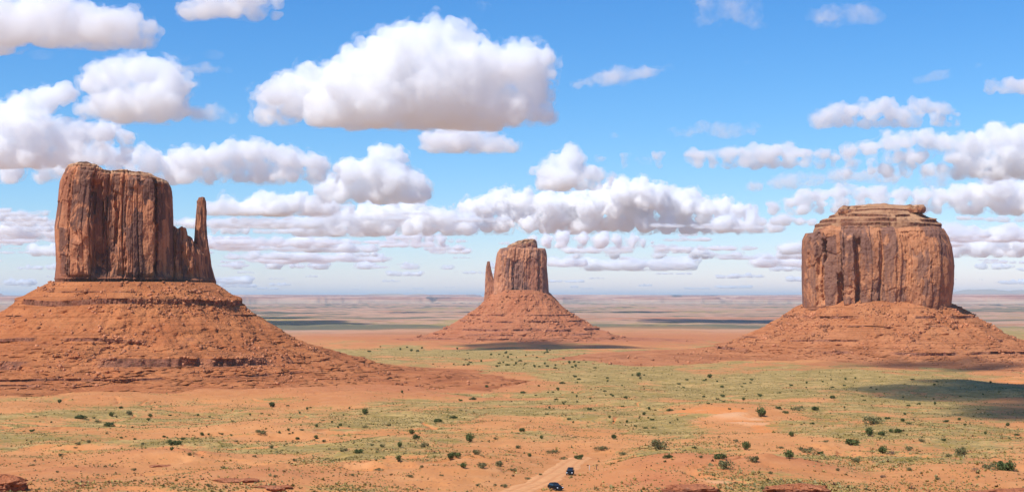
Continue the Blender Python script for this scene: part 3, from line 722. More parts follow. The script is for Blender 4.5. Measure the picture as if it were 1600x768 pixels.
def crown_mesh(seed, lobes, leaves, size, squash=.75, spread=1.0):
    """leaf clumps spread through a few uneven lobes, unit bush: about 1 m half width"""
    rng = np.random.default_rng(seed); P, T = [], []
    for i in range(lobes):
        a = rng.uniform(0, 6.28); d = rng.uniform(.25, .75) * spread if i else 0
        rad = rng.uniform(.26, .58); c = np.array([d * math.cos(a), d * math.sin(a), (.45 + rng.uniform(-.1, .32)) * squash])
        m = int(leaves / lobes); q = rng.normal(size=(m, 3)); q /= np.linalg.norm(q, axis=1)[:, None]
        q = q * (rad * rng.uniform(.3, 1.2, m) ** .7)[:, None]; q[:, 2] *= squash
        P.append(c + q); T.append(np.clip(rng.uniform(.15, .85) + rng.normal(0, .15, m), 0, 1))
    P, T = np.concatenate(P), np.concatenate(T); P[:, 2] = np.maximum(P[:, 2], .06)
    n = len(P); u = rng.normal(size=(n, 3)); u /= np.linalg.norm(u, axis=1)[:, None]
    w = np.cross(u, rng.normal(size=(n, 3))); w /= np.linalg.norm(w, axis=1)[:, None]
    s = size * rng.uniform(.6, 1.3, n)[:, None]
    v = np.stack([P - u * s, P + w * s * .6, P + u * s, P - w * s * .6], 1).reshape(-1, 3)
    return np_mesh('foliage', v, np.arange(len(v)).reshape(-1, 4), {'tone': np.repeat(T, 4)})

def tube(bm, pts, rad, n=6):
    rings = []
    for i, p in enumerate(pts):
        p = Vector(p); d = (Vector(pts[min(i + 1, len(pts) - 1)]) - Vector(pts[max(i - 1, 0)])).normalized()
        a = d.orthogonal().normalized(); b = d.cross(a)
        rings.append([bm.verts.new(p + (a * math.cos(6.2832 * k / n) + b * math.sin(6.2832 * k / n)) * rad[i]) for k in range(n)])
    for q, r in zip(rings, rings[1:]):
        for k in range(n): bm.faces.new((q[k], q[(k + 1) % n], r[(k + 1) % n], r[k]))
    bm.faces.new(rings[-1]); bm.faces.new(rings[0][::-1])

def stem_mesh(seed, n=5, h=.8):
    rng = random.Random(seed); bm = bmesh.new()
    tube(bm, [(0, 0, -.12), (.02, .01, .12), (.05, -.03, .3)], [.10, .075, .05])
    for i in range(n):
        a = 6.28 * i / n + rng.uniform(-.4, .4); d = rng.uniform(.3, .55)
        tube(bm, [(0, 0, .02), (d * .45 * math.cos(a), d * .45 * math.sin(a), .25), (d * math.cos(a), d * math.sin(a), h * rng.uniform(.6, .95))], [.06, .04, .012])
    me = bpy.data.meshes.new('stem'); bm.to_mesh(me); bm.free(); return me

CROWNS = {'j': [crown_mesh(300 + i, l, 620, .11, sq, sp) for i, (l, sq, sp) in enumerate([(4, .85, .8), (6, .7, 1.2), (3, .95, .7), (5, .8, 1.0), (7, .62, 1.3)])],
          'o': [crown_mesh(320 + i, l, 420, .10, sq, sp) for i, (l, sq, sp) in enumerate([(5, .8, 1.1), (4, .9, .9), (7, .6, 1.35)])],
          'd': [crown_mesh(340 + i, l, 190, .085, sq, 1.2) for i, (l, sq) in enumerate([(5, .7), (6, .6)])]}
for k_, mt in (('j', M_JUN), ('o', M_OLV), ('d', M_DRYB)):
    for me_ in CROWNS[k_]: me_.materials.append(mt)
STEMS = [stem_mesh(360 + i) for i in range(3)]
for me_ in STEMS: me_.materials.append(M_STEM)
NAMES = {'j': 'juniper_bush', 'o': 'olive_shrub', 'd': 'dry_shrub'}
CATS = {'j': 'bush', 'o': 'shrub', 'd': 'shrub'}
_brng = random.Random(8)
def bush(px, py, w, kind, label, group, aspect=1.0):
    """py is the foot of the bush, w its width in photograph pixels"""
    p = hit(px, py); r = w / FPX * p.y / 2 * 1.08
    root = empty(NAMES[kind], p, _brng.uniform(0, 6.28)); tag(root, label, CATS[kind], group)
    k = _brng.randrange(len(CROWNS[kind]))
    f = bpy.data.objects.new('foliage', CROWNS[kind][k]); COL.objects.link(f); f.parent = root
    f.scale = (r * 1.08, r * _brng.uniform(.95, 1.15), r * aspect * _brng.uniform(1.3, 1.6))
    if w >= 7:
        s = bpy.data.objects.new('stem', STEMS[k % 3]); COL.objects.link(s); s.parent = root; s.scale = (r, r, r * aspect * 1.4)
    return root

NAMED = [  # px, foot py, width px, kind, label
    (702, 717, 16, 'j', 'tallest of two dark green bushes growing together, up the slope left of the dirt road'),
    (713, 713, 17, 'j', 'right hand dark green bush of the touching pair left of the dirt road'),
    (734, 690, 22, 'j', 'wide dark bush just above the touching pair left of the road'),
    (743, 709, 15, 'o', 'olive bush just right of the touching dark pair, left of the road'),
    (724, 731, 15, 'j', 'low dark bush straight below the touching pair, left of the road'),
    (753, 731, 16, 'o', 'pale olive bush between two others on bare sand left of the road'),
    (782, 728, 16, 'o', 'yellowish olive bush nearest the left edge of the dirt road'),
    (828, 713, 9, 'j', 'bright green little round bush alone on sand above left of the cars'),
    (863, 708, 16, 'o', 'olive bush with bare stems standing behind the end of the road'),
    (881, 717, 9, 'o', 'very small olive bush right at the head of the dirt road'),
    (903, 717, 15, 'j', 'dark umbrella shaped bush at the head of the dirt road, above the farther car'),
    (939, 703, 17, 'o', 'olive bush to the right of the road head, on green slope'),
    (958, 685, 12, 'j', 'round dark bush upslope from the road head, right of centre'),
    (974, 710, 11, 'o', 'small olive bush right of the road on the edge of bare red ground'),
    (1028, 701, 28, 'o', 'widest olive bush between the road and the pale dune'),
    (1043, 715, 13, 'j', 'dark bush below the widest olive bush, right of the road'),
    (1128, 716, 18, 'j', 'dark bush above an olive one, below the pale dune'),
    (1133, 731, 26, 'o', 'broad olive bush on the red mound below the pale dune'),
    (1164, 702, 17, 'j', 'dark low bush on open sand under the right end of the pale dune'),
    (1178, 722, 20, 'o', 'thin straggly olive bush on sand right of the red mound'),
    (1190, 650, 22, 'j', 'big dark spreading bush right behind the pale dune'),
    (1237, 681, 13, 'j', 'flat green bush at the right tip of the pale dune'),
    (1247, 641, 14, 'o', 'round olive bush, left of two standing side by side behind the dune'),
    (1273, 641, 13, 'j', 'round dark bush, right of two standing side by side behind the dune'),
    (1234, 716, 22, 'j', 'wide dark bush left of a row of three on the right hand sand'),
    (1264, 707, 18, 'o', 'middle bush of a row of three on the right hand sand'),
    (1281, 709, 11, 'j', 'small dark bush right end of a row of three on the sand'),
    (1333, 695, 22, 'j', 'large very dark oval bush with shadow below on bare right hand sand'),
    (1357, 681, 17, 'j', 'tall full green bush behind the large dark oval bush'),
    (1377, 680, 12, 'j', 'smaller bush beside the tall full green bush on the right'),
    (1365, 661, 26, 'o', 'wide grey green bush on the upper right sand, beside dry twigs'),
    (1392, 675, 10, 'j', 'left bush of a green pair on the upper right sand'),
    (1404, 676, 13, 'j', 'right bush of a green pair on the upper right sand'),
    (1338, 721, 14, 'o', 'lone yellowish bush on the lower right sand'),
    (1379, 708, 20, 'j', 'dark flat bush with dry branches beside it on the right sand'),
    (1420, 703, 13, 'o', 'low olive bush right of the bush with dry branches'),
    (1505, 713, 26, 'o', 'broad yellow green bush on the far right sand'),
    (1546, 732, 19, 'o', 'yellow green tree shaped bush with a shadow line, lower right corner'),
    (1575, 734, 30, 'j', 'largest bush in the lower right corner, wide and half bare'),
    (1269, 761, 9, 'j', 'small dark bush at the bottom edge on the red outcrop'),
    (1377, 746, 12, 'd', 'dry brown bush on open sand near the bottom right'),
    (1527, 736, 12, 'd', 'dry twiggy bush left of the corner bushes'),
    (1395, 709, 14, 'd', 'bare red branched shrub beside the dark flat bush'),
    (622, 721, 13, 'j', 'round dark bush on lower slope left of centre'),
    (625, 698, 11, 'j', 'round dark green bush in line above another left of centre'),
    (642, 678, 12, 'j', 'upper bush of a dark diagonal pair left of centre'),
    (650, 686, 13, 'j', 'lower bush of a dark diagonal pair left of centre'),
    (663, 698, 14, 'o', 'olive bush just below the dark diagonal pair'),
    (562, 707, 13, 'j', 'dark bush at the left end of the row left of centre'),
    (686, 659, 12, 'j', 'dark flat bush on the hill crest left of centre'),
    (708, 653, 10, 'j', 'small bush right of the flat bush on the hill crest'),
    (814, 674, 12, 'j', 'round dark bush on open slope above the dirt road'),
    (846, 685, 9, 'j', 'narrow dark bush up the slope from the dirt road'),
    (569, 647, 13, 'j', 'dark bush below the toe of the left butte apron'),
    (423, 635, 14, 'j', 'two lobed dark bush on the green flat under the left butte'),
    (408, 678, 15, 'o', 'bush with a bare trunk on sand below the left butte'),
    (128, 654, 15, 'j', 'wide dark bush on orange sand under the left butte'),
    (174, 650, 12, 'j', 'round dark bush right of the wide one under the left butte'),
    (171, 666, 13, 'j', 'flat dark bush below a round one under the left butte'),
    (201, 648, 14, 'o', 'grey olive bush on sand under the middle of the left butte'),
    (267, 695, 14, 'j', 'left bush in the dense green clump on the lower left'),
    (279, 694, 14, 'j', 'right bush in the dense green clump on the lower left'),
    (268, 703, 10, 'j', 'lowest bush in the dense green clump on the lower left'),
]
for q in NAMED: bush(*q, None, .78 if q[3] == 'j' else .8)
PLAIN = {
    'small dark bush on the sandy flat below the left butte': ('j', 8, [(93, 629), (231, 657), (235, 651), (188, 638), (347, 679), (316, 680), (450, 673), (495, 667), (518, 660), (533, 665), (287, 686), (465, 686), (493, 686), (310, 649), (49, 674), (256, 683), (480, 640)]),
    'small olive shrub among the herbs on the lower left slope': ('o', 8, [(147, 654), (153, 660), (472, 672), (122, 695), (140, 691), (224, 694), (50, 727), (295, 711), (349, 732), (398, 714), (326, 760), (120, 756), (61, 765), (533, 705), (540, 704), (550, 743), (424, 700), (95, 712), (210, 735), (460, 720), (505, 690), (370, 690), (430, 745)]),
    'small olive shrub on the slope left of the dirt road': ('o', 9, [(596, 698), (581, 696), (608, 665), (570, 668), (690, 743), (746, 759), (773, 758), (788, 761), (825, 748), (774, 686), (640, 745), (592, 735), (800, 735), (845, 742), (810, 700), (660, 730)]),
    'small dark bush on the green rise behind the dirt road': ('j', 8, [(628, 614), (720, 626), (738, 624), (818, 614), (760, 606), (872, 608), (879, 599), (905, 593), (899, 589), (999, 588), (978, 622), (953, 653), (1006, 648), (1046, 642), (1014, 640), (1018, 656), (1009, 669), (1021, 669), (920, 640), (980, 660), (890, 655)]),
    'small dark bush on the green flat before the right butte': ('j', 8, [(1188, 618), (1161, 625), (1215, 638), (1228, 645), (1269, 662), (1110, 590), (1060, 600), (1128, 605), (1300, 622), (1085, 700), (1130, 620)]),
    'small bush on the orange sand at the far right': ('j', 8, [(1388, 654), (1409, 658), (1421, 662), (1414, 648), (1419, 634), (1461, 632), (1474, 688), (1507, 665), (1574, 665), (1478, 659), (1500, 656), (1539, 678), (1590, 680)]),
    'small olive shrub on the right hand sand': ('o', 9, [(1251, 703), (1219, 700), (1482, 713), (1465, 749), (1440, 690), (1310, 735), (1205, 740), (1095, 715), (1150, 690), (1290, 690), (1420, 735)]),
}
_pr = random.Random(19)
for lab_, n_, (ax, bx, ay, by) in (('small dark bush on the green rise behind the dirt road', 45, (830, 1080, 586, 670)), ('small dark bush on the green flat before the right butte', 45, (1090, 1560, 590, 640)),
                                  ('small olive shrub among the herbs on the lower left slope', 30, (20, 540, 640, 755)), ('small dark bush on the sandy flat below the left butte', 25, (40, 560, 630, 690))):
    for _ in range(n_): PLAIN[lab_][2].append((_pr.uniform(ax, bx), _pr.uniform(ay, by), _pr.uniform(3.5, 6)))
for lab, (k_, w_, L_) in PLAIN.items():
    for q in L_: bush(q[0], q[1], q[2] if len(q) > 2 else w_ * _brng.uniform(.75, 1.2), k_, lab, lab.replace('bush', 'bushes').replace('shrub', 'shrubs'), .75)
_r = random.Random(77)
for i in range(70):          # the dark thicket on the flat this side of the far butte
    u = _r.random(); px = _r.gauss(800, 60) if i < 45 else _r.uniform(560, 1000); py = 574 - abs(_r.gauss(0, 9)) if i < 45 else _r.uniform(546, 556)
    bush(px, py + (px - 800) * .02, _r.uniform(3, 6), 'j', 'tiny dark bush on the green flat before the far middle butte', 'thicket on the flat before the middle butte', .8)

# ------------------------------------------------------------------ boulders and rock ledges
BOULD = [boulder_mesh(400 + i) for i in range(4)]
M_BLD = plain('boulder stone', (.42, .175, .09), .9, 0, .3, .6, .1)
for me_ in BOULD: me_.materials.append(M_BLD)
def nearest_on(tal, px, py):
    X, Y, Z = tal.X + tal.C[0], tal.Y + tal.C[1], tal.Z
    qx, qy = project(X, Y, Z); d = np.hypot(qx - px, qy - py) + (Y > tal.C[1]) * 1e5
    i = np.unravel_index(np.argmin(d), d.shape); return Vector((X[i], Y[i], Z[i]))
for tal, lab, grp, L_ in ((wm_t, 'pale boulder lying on the slope of the left butte', 'boulders on the left butte slope',
                      [(178, 512, 5), (205, 508, 6), (255, 507, 7), (150, 545, 4), (90, 485, 5), (64, 505, 4), (300, 520, 5), (340, 500, 8), (352, 505, 6), (365, 540, 6), (330, 538, 5), (390, 545, 7), (280, 540, 5), (50, 548, 5), (110, 530, 5), (230, 525, 5), (310, 490, 6), (415, 560, 5)]),
                     (mb_t, 'big boulder fallen on the slope of the right butte', 'boulders on the right butte slope',
                      [(1366, 514, 8), (1377, 522, 7), (1433, 560, 8), (1462, 498, 8), (1330, 540, 5), (1400, 535, 5), (1480, 515, 6), (1510, 540, 6), (1290, 530, 5), (1350, 550, 5), (1450, 540, 5), (1540, 548, 6), (1335, 510, 4)])):
    for px, py, w in L_:
        p = nearest_on(tal, px, py); o = bpy.data.objects.new('boulder', BOULD[_r.randrange(4)]); COL.objects.link(o)
        r = w / FPX * p.y / 2 * .62; o.location = p + Vector((0, 0, r * .15)); o.scale = (r, r, r * 1.1); o.rotation_euler = (_r.uniform(-.3, .3), _r.uniform(-.3, .3), _r.uniform(0, 6.3))
        tag(o, lab, 'boulder', grp)

M_LEDGE = talus_material('ledge rock', (.42, .135, .055), (.54, .205, .095), (.20, .075, .042))
def rock_ledge(px, py, L, W, hgt, rz, seed, label, sink=.6):
    """a bedded sandstone outcrop: a low broken block with overhanging beds on its sides"""
    p = hit(px, py); bm = bmesh.new()
    bmesh.ops.create_cube(bm, size=2); bmesh.ops.subdivide_edges(bm, edges=bm.edges[:], cuts=44, use_grid_fill=True)
    v = np.array([q.co[:] for q in bm.verts])
    r = np.maximum(np.abs(v[:, 0]), np.abs(v[:, 1])); ang = np.arctan2(v[:, 1], v[:, 0])
    c = np.hypot(v[:, 0], v[:, 1]) + 1e-6; rd = r / c
    k = rd ** .7; x, y = v[:, 0] * k * L, v[:, 1] * k * W; z = v[:, 2] * .5 + .5
    bed = np.floor(z * hgt / .8 + .3 * noise2(ang * 2, z * 0, seed)).astype(np.int64)
    off = 1 + .10 * _h(bed, bed * 0, 1, seed) + .34 * fbm2(np.cos(ang) * 2.2, np.sin(ang) * 2.2 + bed * .35, seed, 4) - .10 * (1 - z)
    dome = 1 - .30 * (r ** 2) * z
    jg = fbm3(x / 2.2, y / 2.2, z * hgt / 1.5, seed + 3, 4) * 2; jag = .38 * (np.floor(jg) + sstep(.7, 1, jg - np.floor(jg))) + .12 * fbm3(x / .8, y / .8, z * hgt / .6, seed + 4, 2)
    x, y = x * off + jag, y * off + jag * .7; zz = (z * dome) * hgt + .25 * fbm2(x / 3, y / 3, seed + 5, 3) * z
    for q, a, b, cc in zip(bm.verts, x, y, zz): q.co = (a, b, cc - sink)
    me = bpy.data.meshes.new('rock_ledge'); bm.to_mesh(me); bm.free()
    at_ = me.attributes.new('ledge', 'FLOAT', 'POINT'); at_.data.foreach_set('value', np.ascontiguousarray((z < .86)  .astype(np.float32) * .55))
    o = link_mesh('rock_ledge', me, M_LEDGE); o.location = p; o.rotation_euler = (0, 0, rz)
    return tag(o, label, 'rock outcrop')
rock_ledge(6, 768, 5.2, 3.2, 4.6, .25, 501, 'dark sided sandstone block cut off by the bottom left corner')
rock_ledge(1256, 771, 5.5, 3.5, 2.7, -.2, 502, 'rounded red outcrop at the bottom edge right of centre')
rock_ledge(1585, 771, 8.5, 2.6, 1.7, .06, 503, 'low flat ledge with dark cracks in the bottom right corner')
rock_ledge(1076, 768, 5.5, 3.2, 2.2, .3, 504, 'broken red outcrop at the bottom edge below the pale dune')
rock_ledge(370, 750, 4.2, 2.8, .9, .05, 505, 'long thin ledge of red rock low on the left slope', .4)
rock_ledge(428, 762, 3.4, 2.6, .9, -.05, 506, 'shorter red ledge right below the long thin one on the left slope', .4)
rock_ledge(245, 728, 3.6, 2.4, .9, .25, 507, 'tilted red ledge on the mound at lower left', .4)

# ------------------------------------------------------------------ two dark cars on the dirt road
M_PAINT = plain('black car paint', (.010, .010, .011), .5, 0, .1, 2, .08)
M_GLASS = plain('car window glass', (.02, .028, .034), .05, 0, .05, 2, .9)
M_TYRE = plain('tyre rubber', (.015, .014, .013), .85, 0, .2, 8, .2)
M_RIM = plain('alloy rim', (.55, .55, .56), .3, .9, .05, 8)
M_LAMPW = plain('lamp lens', (.75, .77, .78), .1, 0, .03, 8)
M_LAMPR = plain('tail lamp red', (.32, .012, .012), .15, 0, .03, 8)
M_TRIM = plain('black plastic trim', (.02, .02, .02), .6, 0, .1, 8, .3)
def shell(name, prof, w0, w1, z0, z1, mat, parent, bev=.05):
    """a side profile (y, z) carried across the car; the half width goes from w0 at height z0 to w1 at z1"""
    bm = bmesh.new(); hw = lambda z: w0 + (w1 - w0) * min(1, max(0, (z - z0) / (z1 - z0)))
    A = [bm.verts.new((-hw(z), y, z)) for y, z in prof]; B = [bm.verts.new((hw(z), y, z)) for y, z in prof]; n = len(prof)
    bm.faces.new(A); bm.faces.new(B[::-1])
    for i in range(n): bm.faces.new((A[i], B[i], B[(i + 1) % n], A[(i + 1) % n]))
    bmesh.ops.recalc_face_normals(bm, faces=bm.faces[:])
    if bev: bmesh.ops.bevel(bm, geom=bm.edges[:], offset=bev, segments=2, affect='EDGES', profile=.6)
    me = bpy.data.meshes.new(name); bm.to_mesh(me); bm.free(); return link_mesh(name, me, mat, parent, True)
def plate(name, pts, thick, mat, parent):
    bm = bmesh.new(); P = [Vector(q) for q in pts]; nrm = (P[1] - P[0]).cross(P[2] - P[0]).normalized() * thick
    a = [bm.verts.new(q - nrm * .3) for q in P]; b = [bm.verts.new(q + nrm) for q in P]; n = len(P)
    bm.faces.new(a[::-1]); bm.faces.new(b)
    for i in range(n): bm.faces.new((a[i], a[(i + 1) % n], b[(i + 1) % n], b[i]))
    me = bpy.data.meshes.new(name); bm.to_mesh(me); bm.free(); return link_mesh(name, me, mat, parent)
def disc(name, r, w, mat, parent, x, hole=0):
    bm = bmesh.new(); n = 28; prof = [(r * .62, -w / 2), (r * .93, -w / 2), (r, -w * .32), (r, w * .32), (r * .93, w / 2), (r * .62, w / 2)] if hole else [(0.001, -w / 2), (r, -w / 2), (r, w / 2), (r * .8, w * .3), (r * .25, w * .35), (.001, w * .6)]
    rings = [[bm.verts.new((dx, rr * math.cos(6.2832 * k / n), rr * math.sin(6.2832 * k / n))) for k in range(n)] for rr, dx in prof]
    m = len(rings)
    for i in range(m if hole else m - 1):
        for k in range(n): bm.faces.new((rings[i][k], rings[i][(k + 1) % n], rings[(i + 1) % m][(k + 1) % n], rings[(i + 1) % m][k]))
    bmesh.ops.recalc_face_normals(bm, faces=bm.faces[:])
    me = bpy.data.meshes.new(name); bm.to_mesh(me); bm.free(); o = link_mesh(name, me, mat, parent, True); o.location = x; return o
def make_car(name, label, p, rz, L=4.7, hb=1.0, hr=1.74, tail=.25):
    """front towards -y; L length, hb height of the waistline, hr height of the roof"""
    c = tag(empty(name, p, rz), label, 'car'); h = L / 2
    shell('body', [(-h, .45), (-h + .06, .78), (-h + .35, .92), (-.85, hb + .02), (h - .15, hb + .05), (h, hb - .12), (h, .42), (h - .25, .30), (-h + .3, .30)], .90, .93, .3, hb, M_PAINT, c, .06)
    cab = [(-.95, hb), (-.22, hr - .08), (.1, hr), (h - .75, hr - .02), (h - tail - .1, hr - .10), (h - .08, hb)]
    shell('roof', cab, .86, .68, hb, hr, M_PAINT, c, .05)
    wx = lambda z: .86 + (.68 - .86) * (z - hb) / (hr - hb)
    zb, zt = hb + .06, hr - .14
    def yf(z): return -.95 + (.73) * (z - hb) / (hr - .08 - hb)
    def yr(z): return h - .08 - (tail + .02) * (z - hb) / (hr - .1 - hb)
    plate('windscreen', [(-wx(zb) + .08, yf(zb) - .012, zb), (wx(zb) - .08, yf(zb) - .012, zb), (wx(zt) - .07, yf(zt) - .012, zt), (-wx(zt) + .07, yf(zt) - .012, zt)], .012, M_GLASS, c)
    plate('rear_window', [(wx(zb) - .1, yr(zb) + .012, zb), (-wx(zb) + .1, yr(zb) + .012, zb), (-wx(zt) + .1, yr(zt) + .012, zt), (wx(zt) - .1, yr(zt) + .012, zt)], .012, M_GLASS, c)
    for s in (-1, 1):
        for y0, y1, sl in ((-.62, .28, .42), (.36, 1.20, 0), (1.28, h - .38, -.12)):
            q = [(s * (wx(zb) + .006), y0, zb), (s * (wx(zb) + .006), y1, zb), (s * (wx(zt) + .006), y1 + (sl if sl < 0 else 0), zt), (s * (wx(zt) + .006), y0 + max(sl, 0), zt)]
            plate('side_window', q if s > 0 else q[::-1], .01, M_GLASS, c)
        mir = shell('wing_mirror', [(-.80, hb + .05), (-.68, hb + .05), (-.66, hb + .2), (-.80, hb + .19)], .1, .1, 0, 1, M_PAINT, c, .02); mir.location = (s * 1.0, 0, 0)
        hl = shell('headlight', [(-h - .012, .68), (-h + .05, .80), (-h + .28, .86), (-h + .22, .70)], .17, .15, .6, .9, M_LAMPW, c, .015); hl.location = (s * .70, 0, 0)
        tl = shell('tail_light', [(h - .03, .78), (h + .015, .80), (h - .0, hb - .02), (h - .1, hb + .03)], .09, .09, .6, 1, M_LAMPR, c, .012); tl.location = (s * .80, 0, 0)
        for y in (-h + .92, h - .95):
            w = disc('wheel', .2, .05, M_TRIM, c, (s * .82, y, .35)); w.rotation_euler = (0, 0, 0 if s > 0 else math.pi)
            disc('tyre', .35, .23, M_TYRE, w, (0, 0, 0), 1); disc('rim', .225, .14, M_RIM, w, (.03, 0, 0))
    for y, nm in ((-h - .02, 'bumper'), (h + .02, 'bumper')):
        shell(nm, [(y - .06, .36), (y - .06, .58), (y + .06, .60), (y + .06, .34)], .88, .88, 0, 1, M_TRIM, c, .025)
    return c
p1 = hit(891, 741); p2 = hit(868, 765)
for p_ in (p1, p2): p_.z = float(H(p_.x, p_.y)) + .10
make_car('parked_car', 'farther dark grey four wheel drive car on the dirt road, on its right side', p1, R(-8), 4.6, 1.02, 1.78, .2)
make_car('parked_car', 'nearer black car on the dirt road at the bottom edge of the photo', p2, R(28), 4.5, .95, 1.60, .55)

# two thin posts beside the bare pull-out right of the road
M_POST = plain('weathered post', (.62, .56, .50), .8, 0, .15, 4, .2); M_POST2 = plain('dark post', (.09, .07, .06), .8, 0, .15, 4, .2)
for px, py, m_, lab in ((921, 734, M_POST, 'short whitish marker post on the bare red ground right of the cars'), (932, 733, M_POST2, 'thin dark marker post right of the whitish one beside the road')):
    p = hit(px, py); bm = bmesh.new(); tube(bm, [(0, 0, -.3), (0, 0, .6), (.02, 0, 1.35), (.02, 0, 1.42)], [.11, .10, .10, .05], 8)
    me = bpy.data.meshes.new('marker_post'); bm.to_mesh(me); bm.free(); o = link_mesh('marker_post', me, m_); o.location = p; tag(o, lab, 'post')

# ------------------------------------------------------------------ clouds: bodies of white vapour at one base height
CB = 1500.0
STEP = .5
def cloud_mat(name, dens, sc, lo):
    m = bpy.data.materials.new(name); m.use_nodes = True; t = m.node_tree; t.nodes.clear()
    out = t.nodes.new('ShaderNodeOutputMaterial'); vs = t.nodes.new('ShaderNodeVolumeScatter')
    vs.inputs['Color'].default_value = (1, 1, 1, 1); vs.inputs['Density'].default_value = dens; vs.inputs['Anisotropy'].default_value = 0.0
    n = N(t); c = n.coord(); w = n.noise(c, sc, 7, .66)
    n._in(vs.inputs['Density'], n.math('MULTIPLY', n.step(w, lo, lo + .22), dens))
    m.cycles.volume_step_rate = STEP
    t.links.new(vs.outputs[0], out.inputs['Volume']); return m
M_CLOUD = cloud_mat('cloud vapour', .012, 1 / 250, .33); M_VEIL = cloud_mat('cloud veil', .0085, 1 / 230, .49)
M_FARCL = cloud_mat('far cloud vapour', .014, 1 / 330, .34); M_FARV = cloud_mat('far cloud veil', .007, 1 / 300, .47)
M_THIN = cloud_mat('thin cloud vapour', .006, 1 / 300, .42); M_THINV = cloud_mat('thin cloud veil', .0045, 1 / 230, .46)
M_HAZEV = cloud_mat('thin high veil', .0014, 1 / 500, .40)
FAR2, THIN2 = (M_FARCL, M_FARV), (M_THIN, M_THINV)

_ico = {}
def ico(sub):
    if sub not in _ico:
        bm = bmesh.new(); bmesh.ops.create_icosphere(bm, subdivisions=sub, radius=1)
        _ico[sub] = (np.array([v.co[:] for v in bm.verts]), np.array([[v.index for v in f.verts] for f in bm.faces])); bm.free()
    return _ico[sub]
def skin(V, F, vox):
    """one clean closed skin round everything in V, F"""
    me = np_mesh('cloud', V, F); o = bpy.data.objects.new('cloud', me); COL.objects.link(o)
    md = o.modifiers.new('fuse', 'REMESH'); md.mode = 'VOXEL'; md.voxel_size = vox
    dg = bpy.context.evaluated_depsgraph_get(); m2 = bpy.data.meshes.new_from_object(o.evaluated_get(dg))
    bpy.data.objects.remove(o); bpy.data.meshes.remove(me)
    n = len(m2.vertices); v = np.empty(n * 3, np.float32); m2.vertices.foreach_get('co', v)
    nn = np.empty(n * 3, np.float32); m2.vertices.foreach_get('normal', nn)
    li = np.empty(len(m2.loops), np.int32); m2.loops.foreach_get('vertex_index', li)
    k = len(m2.polygons); ls = np.empty(k, np.int32); m2.polygons.foreach_get('loop_start', ls); lt = np.empty(k, np.int32); m2.polygons.foreach_get('loop_total', lt)
    bpy.data.meshes.remove(m2)
    F = [li[ls[lt == c][:, None] + np.arange(c)] if (lt == c).any() else np.zeros((0, c), np.int32) for c in (4, 3)]
    return v.reshape(-1, 3).astype(float), nn.reshape(-1, 3), F
def fused(seed, B, vox, base, rm, amp, flat, stretch):
    """spheres fused to one skin and roughened into billows; below the base height it is flattened"""
    V, F = [], []; n0 = 0; iv, jf = ico(2)
    for x, y, z, r in B:
        V.append(iv * np.array([r * 1.1 * stretch, r * 1.1, r * .95]) + (x, y, z)); F.append(jf + n0); n0 += len(iv)
    v, nn, F = skin(np.concatenate(V), np.concatenate(F), vox)
    q = v / (rm * .75); A = rm * .22 * amp; d = 0
    for k in range(5):
        d = d + A * (np.abs(noise3(q[:, 0], q[:, 1], q[:, 2], seed + k)) * 2 - .45); q = q * 2.05 + 3.3; A *= .52
        if rm * .75 / 2.05 ** (k + 1) < vox * 1.2: break
    up = np.clip((v[:, 2] - base) / (rm * .6) + .35, .3, 1)
    v = v + nn * (d * up)[:, None]
    low = v[:, 2] < base; v[low, 2] = base + (v[low, 2] - base) * flat
    v, nn, F = skin(v, F, vox * .9)
    return v, F[0], F[1]
def cloud_mesh(seed, blobs, vox, base, amp=1.0, flat=.12, sats=(9, 5), stretch=1.0, mats=None):
    """a dense heart inside a looser, ragged outer veil; blobs: (x, y, z, r)"""
    rng = np.random.default_rng(seed); B = list(blobs); lvl = list(blobs)
    for k in sats:
        nx_ = []
        for x, y, z, r in lvl:
            for _ in range(k):
                d = rng.normal(size=3); d[2] = abs(d[2]) * .8 - .15; d /= np.linalg.norm(d); rr = r * rng.uniform(.28, .56)
                nx_.append((x + d[0] * r * .98 * stretch, y + d[1] * r * .8, z + d[2] * r * .88, rr))
        B += nx_; lvl = [q for q in nx_ if q[3] > vox * 4]
    rm = float(np.mean([b[3] for b in blobs]))
    heart = [(x, y, z, r * .86 - rm * .04) for x, y, z, r in B if r * .86 - rm * .04 > vox * 1.2]
    veil = [(x, y, z, r * 1.04 + rm * .16) for x, y, z, r in B]
    parts = [fused(seed, veil, vox * 1.25, base - rm * .06, rm, amp * 1.1, flat, stretch)]
    if heart and mats[0]: parts.append(fused(seed, heart, vox, base, rm, amp, flat, stretch))
    V, Q, T, MQ, MT = [], [], [], [], []; n0 = 0
    for i, (v, fq, ft) in enumerate(parts):
        V.append(v); Q.append(fq + n0); T.append(ft + n0); MQ.append(np.full(len(fq), i)); MT.append(np.full(len(ft), i)); n0 += len(v)
    Q, T = np.concatenate(Q), np.concatenate(T)
    me = np_mesh('cloud', np.concatenate(V), [Q, T]); mi = np.concatenate(MQ + MT).astype(np.int32)
    if len(mi) == len(me.polygons): me.polygons.foreach_set('material_index', mi)
    me.materials.append(mats[1]); me.materials.append(mats[0] or mats[1]); me.shade_smooth()
    return me
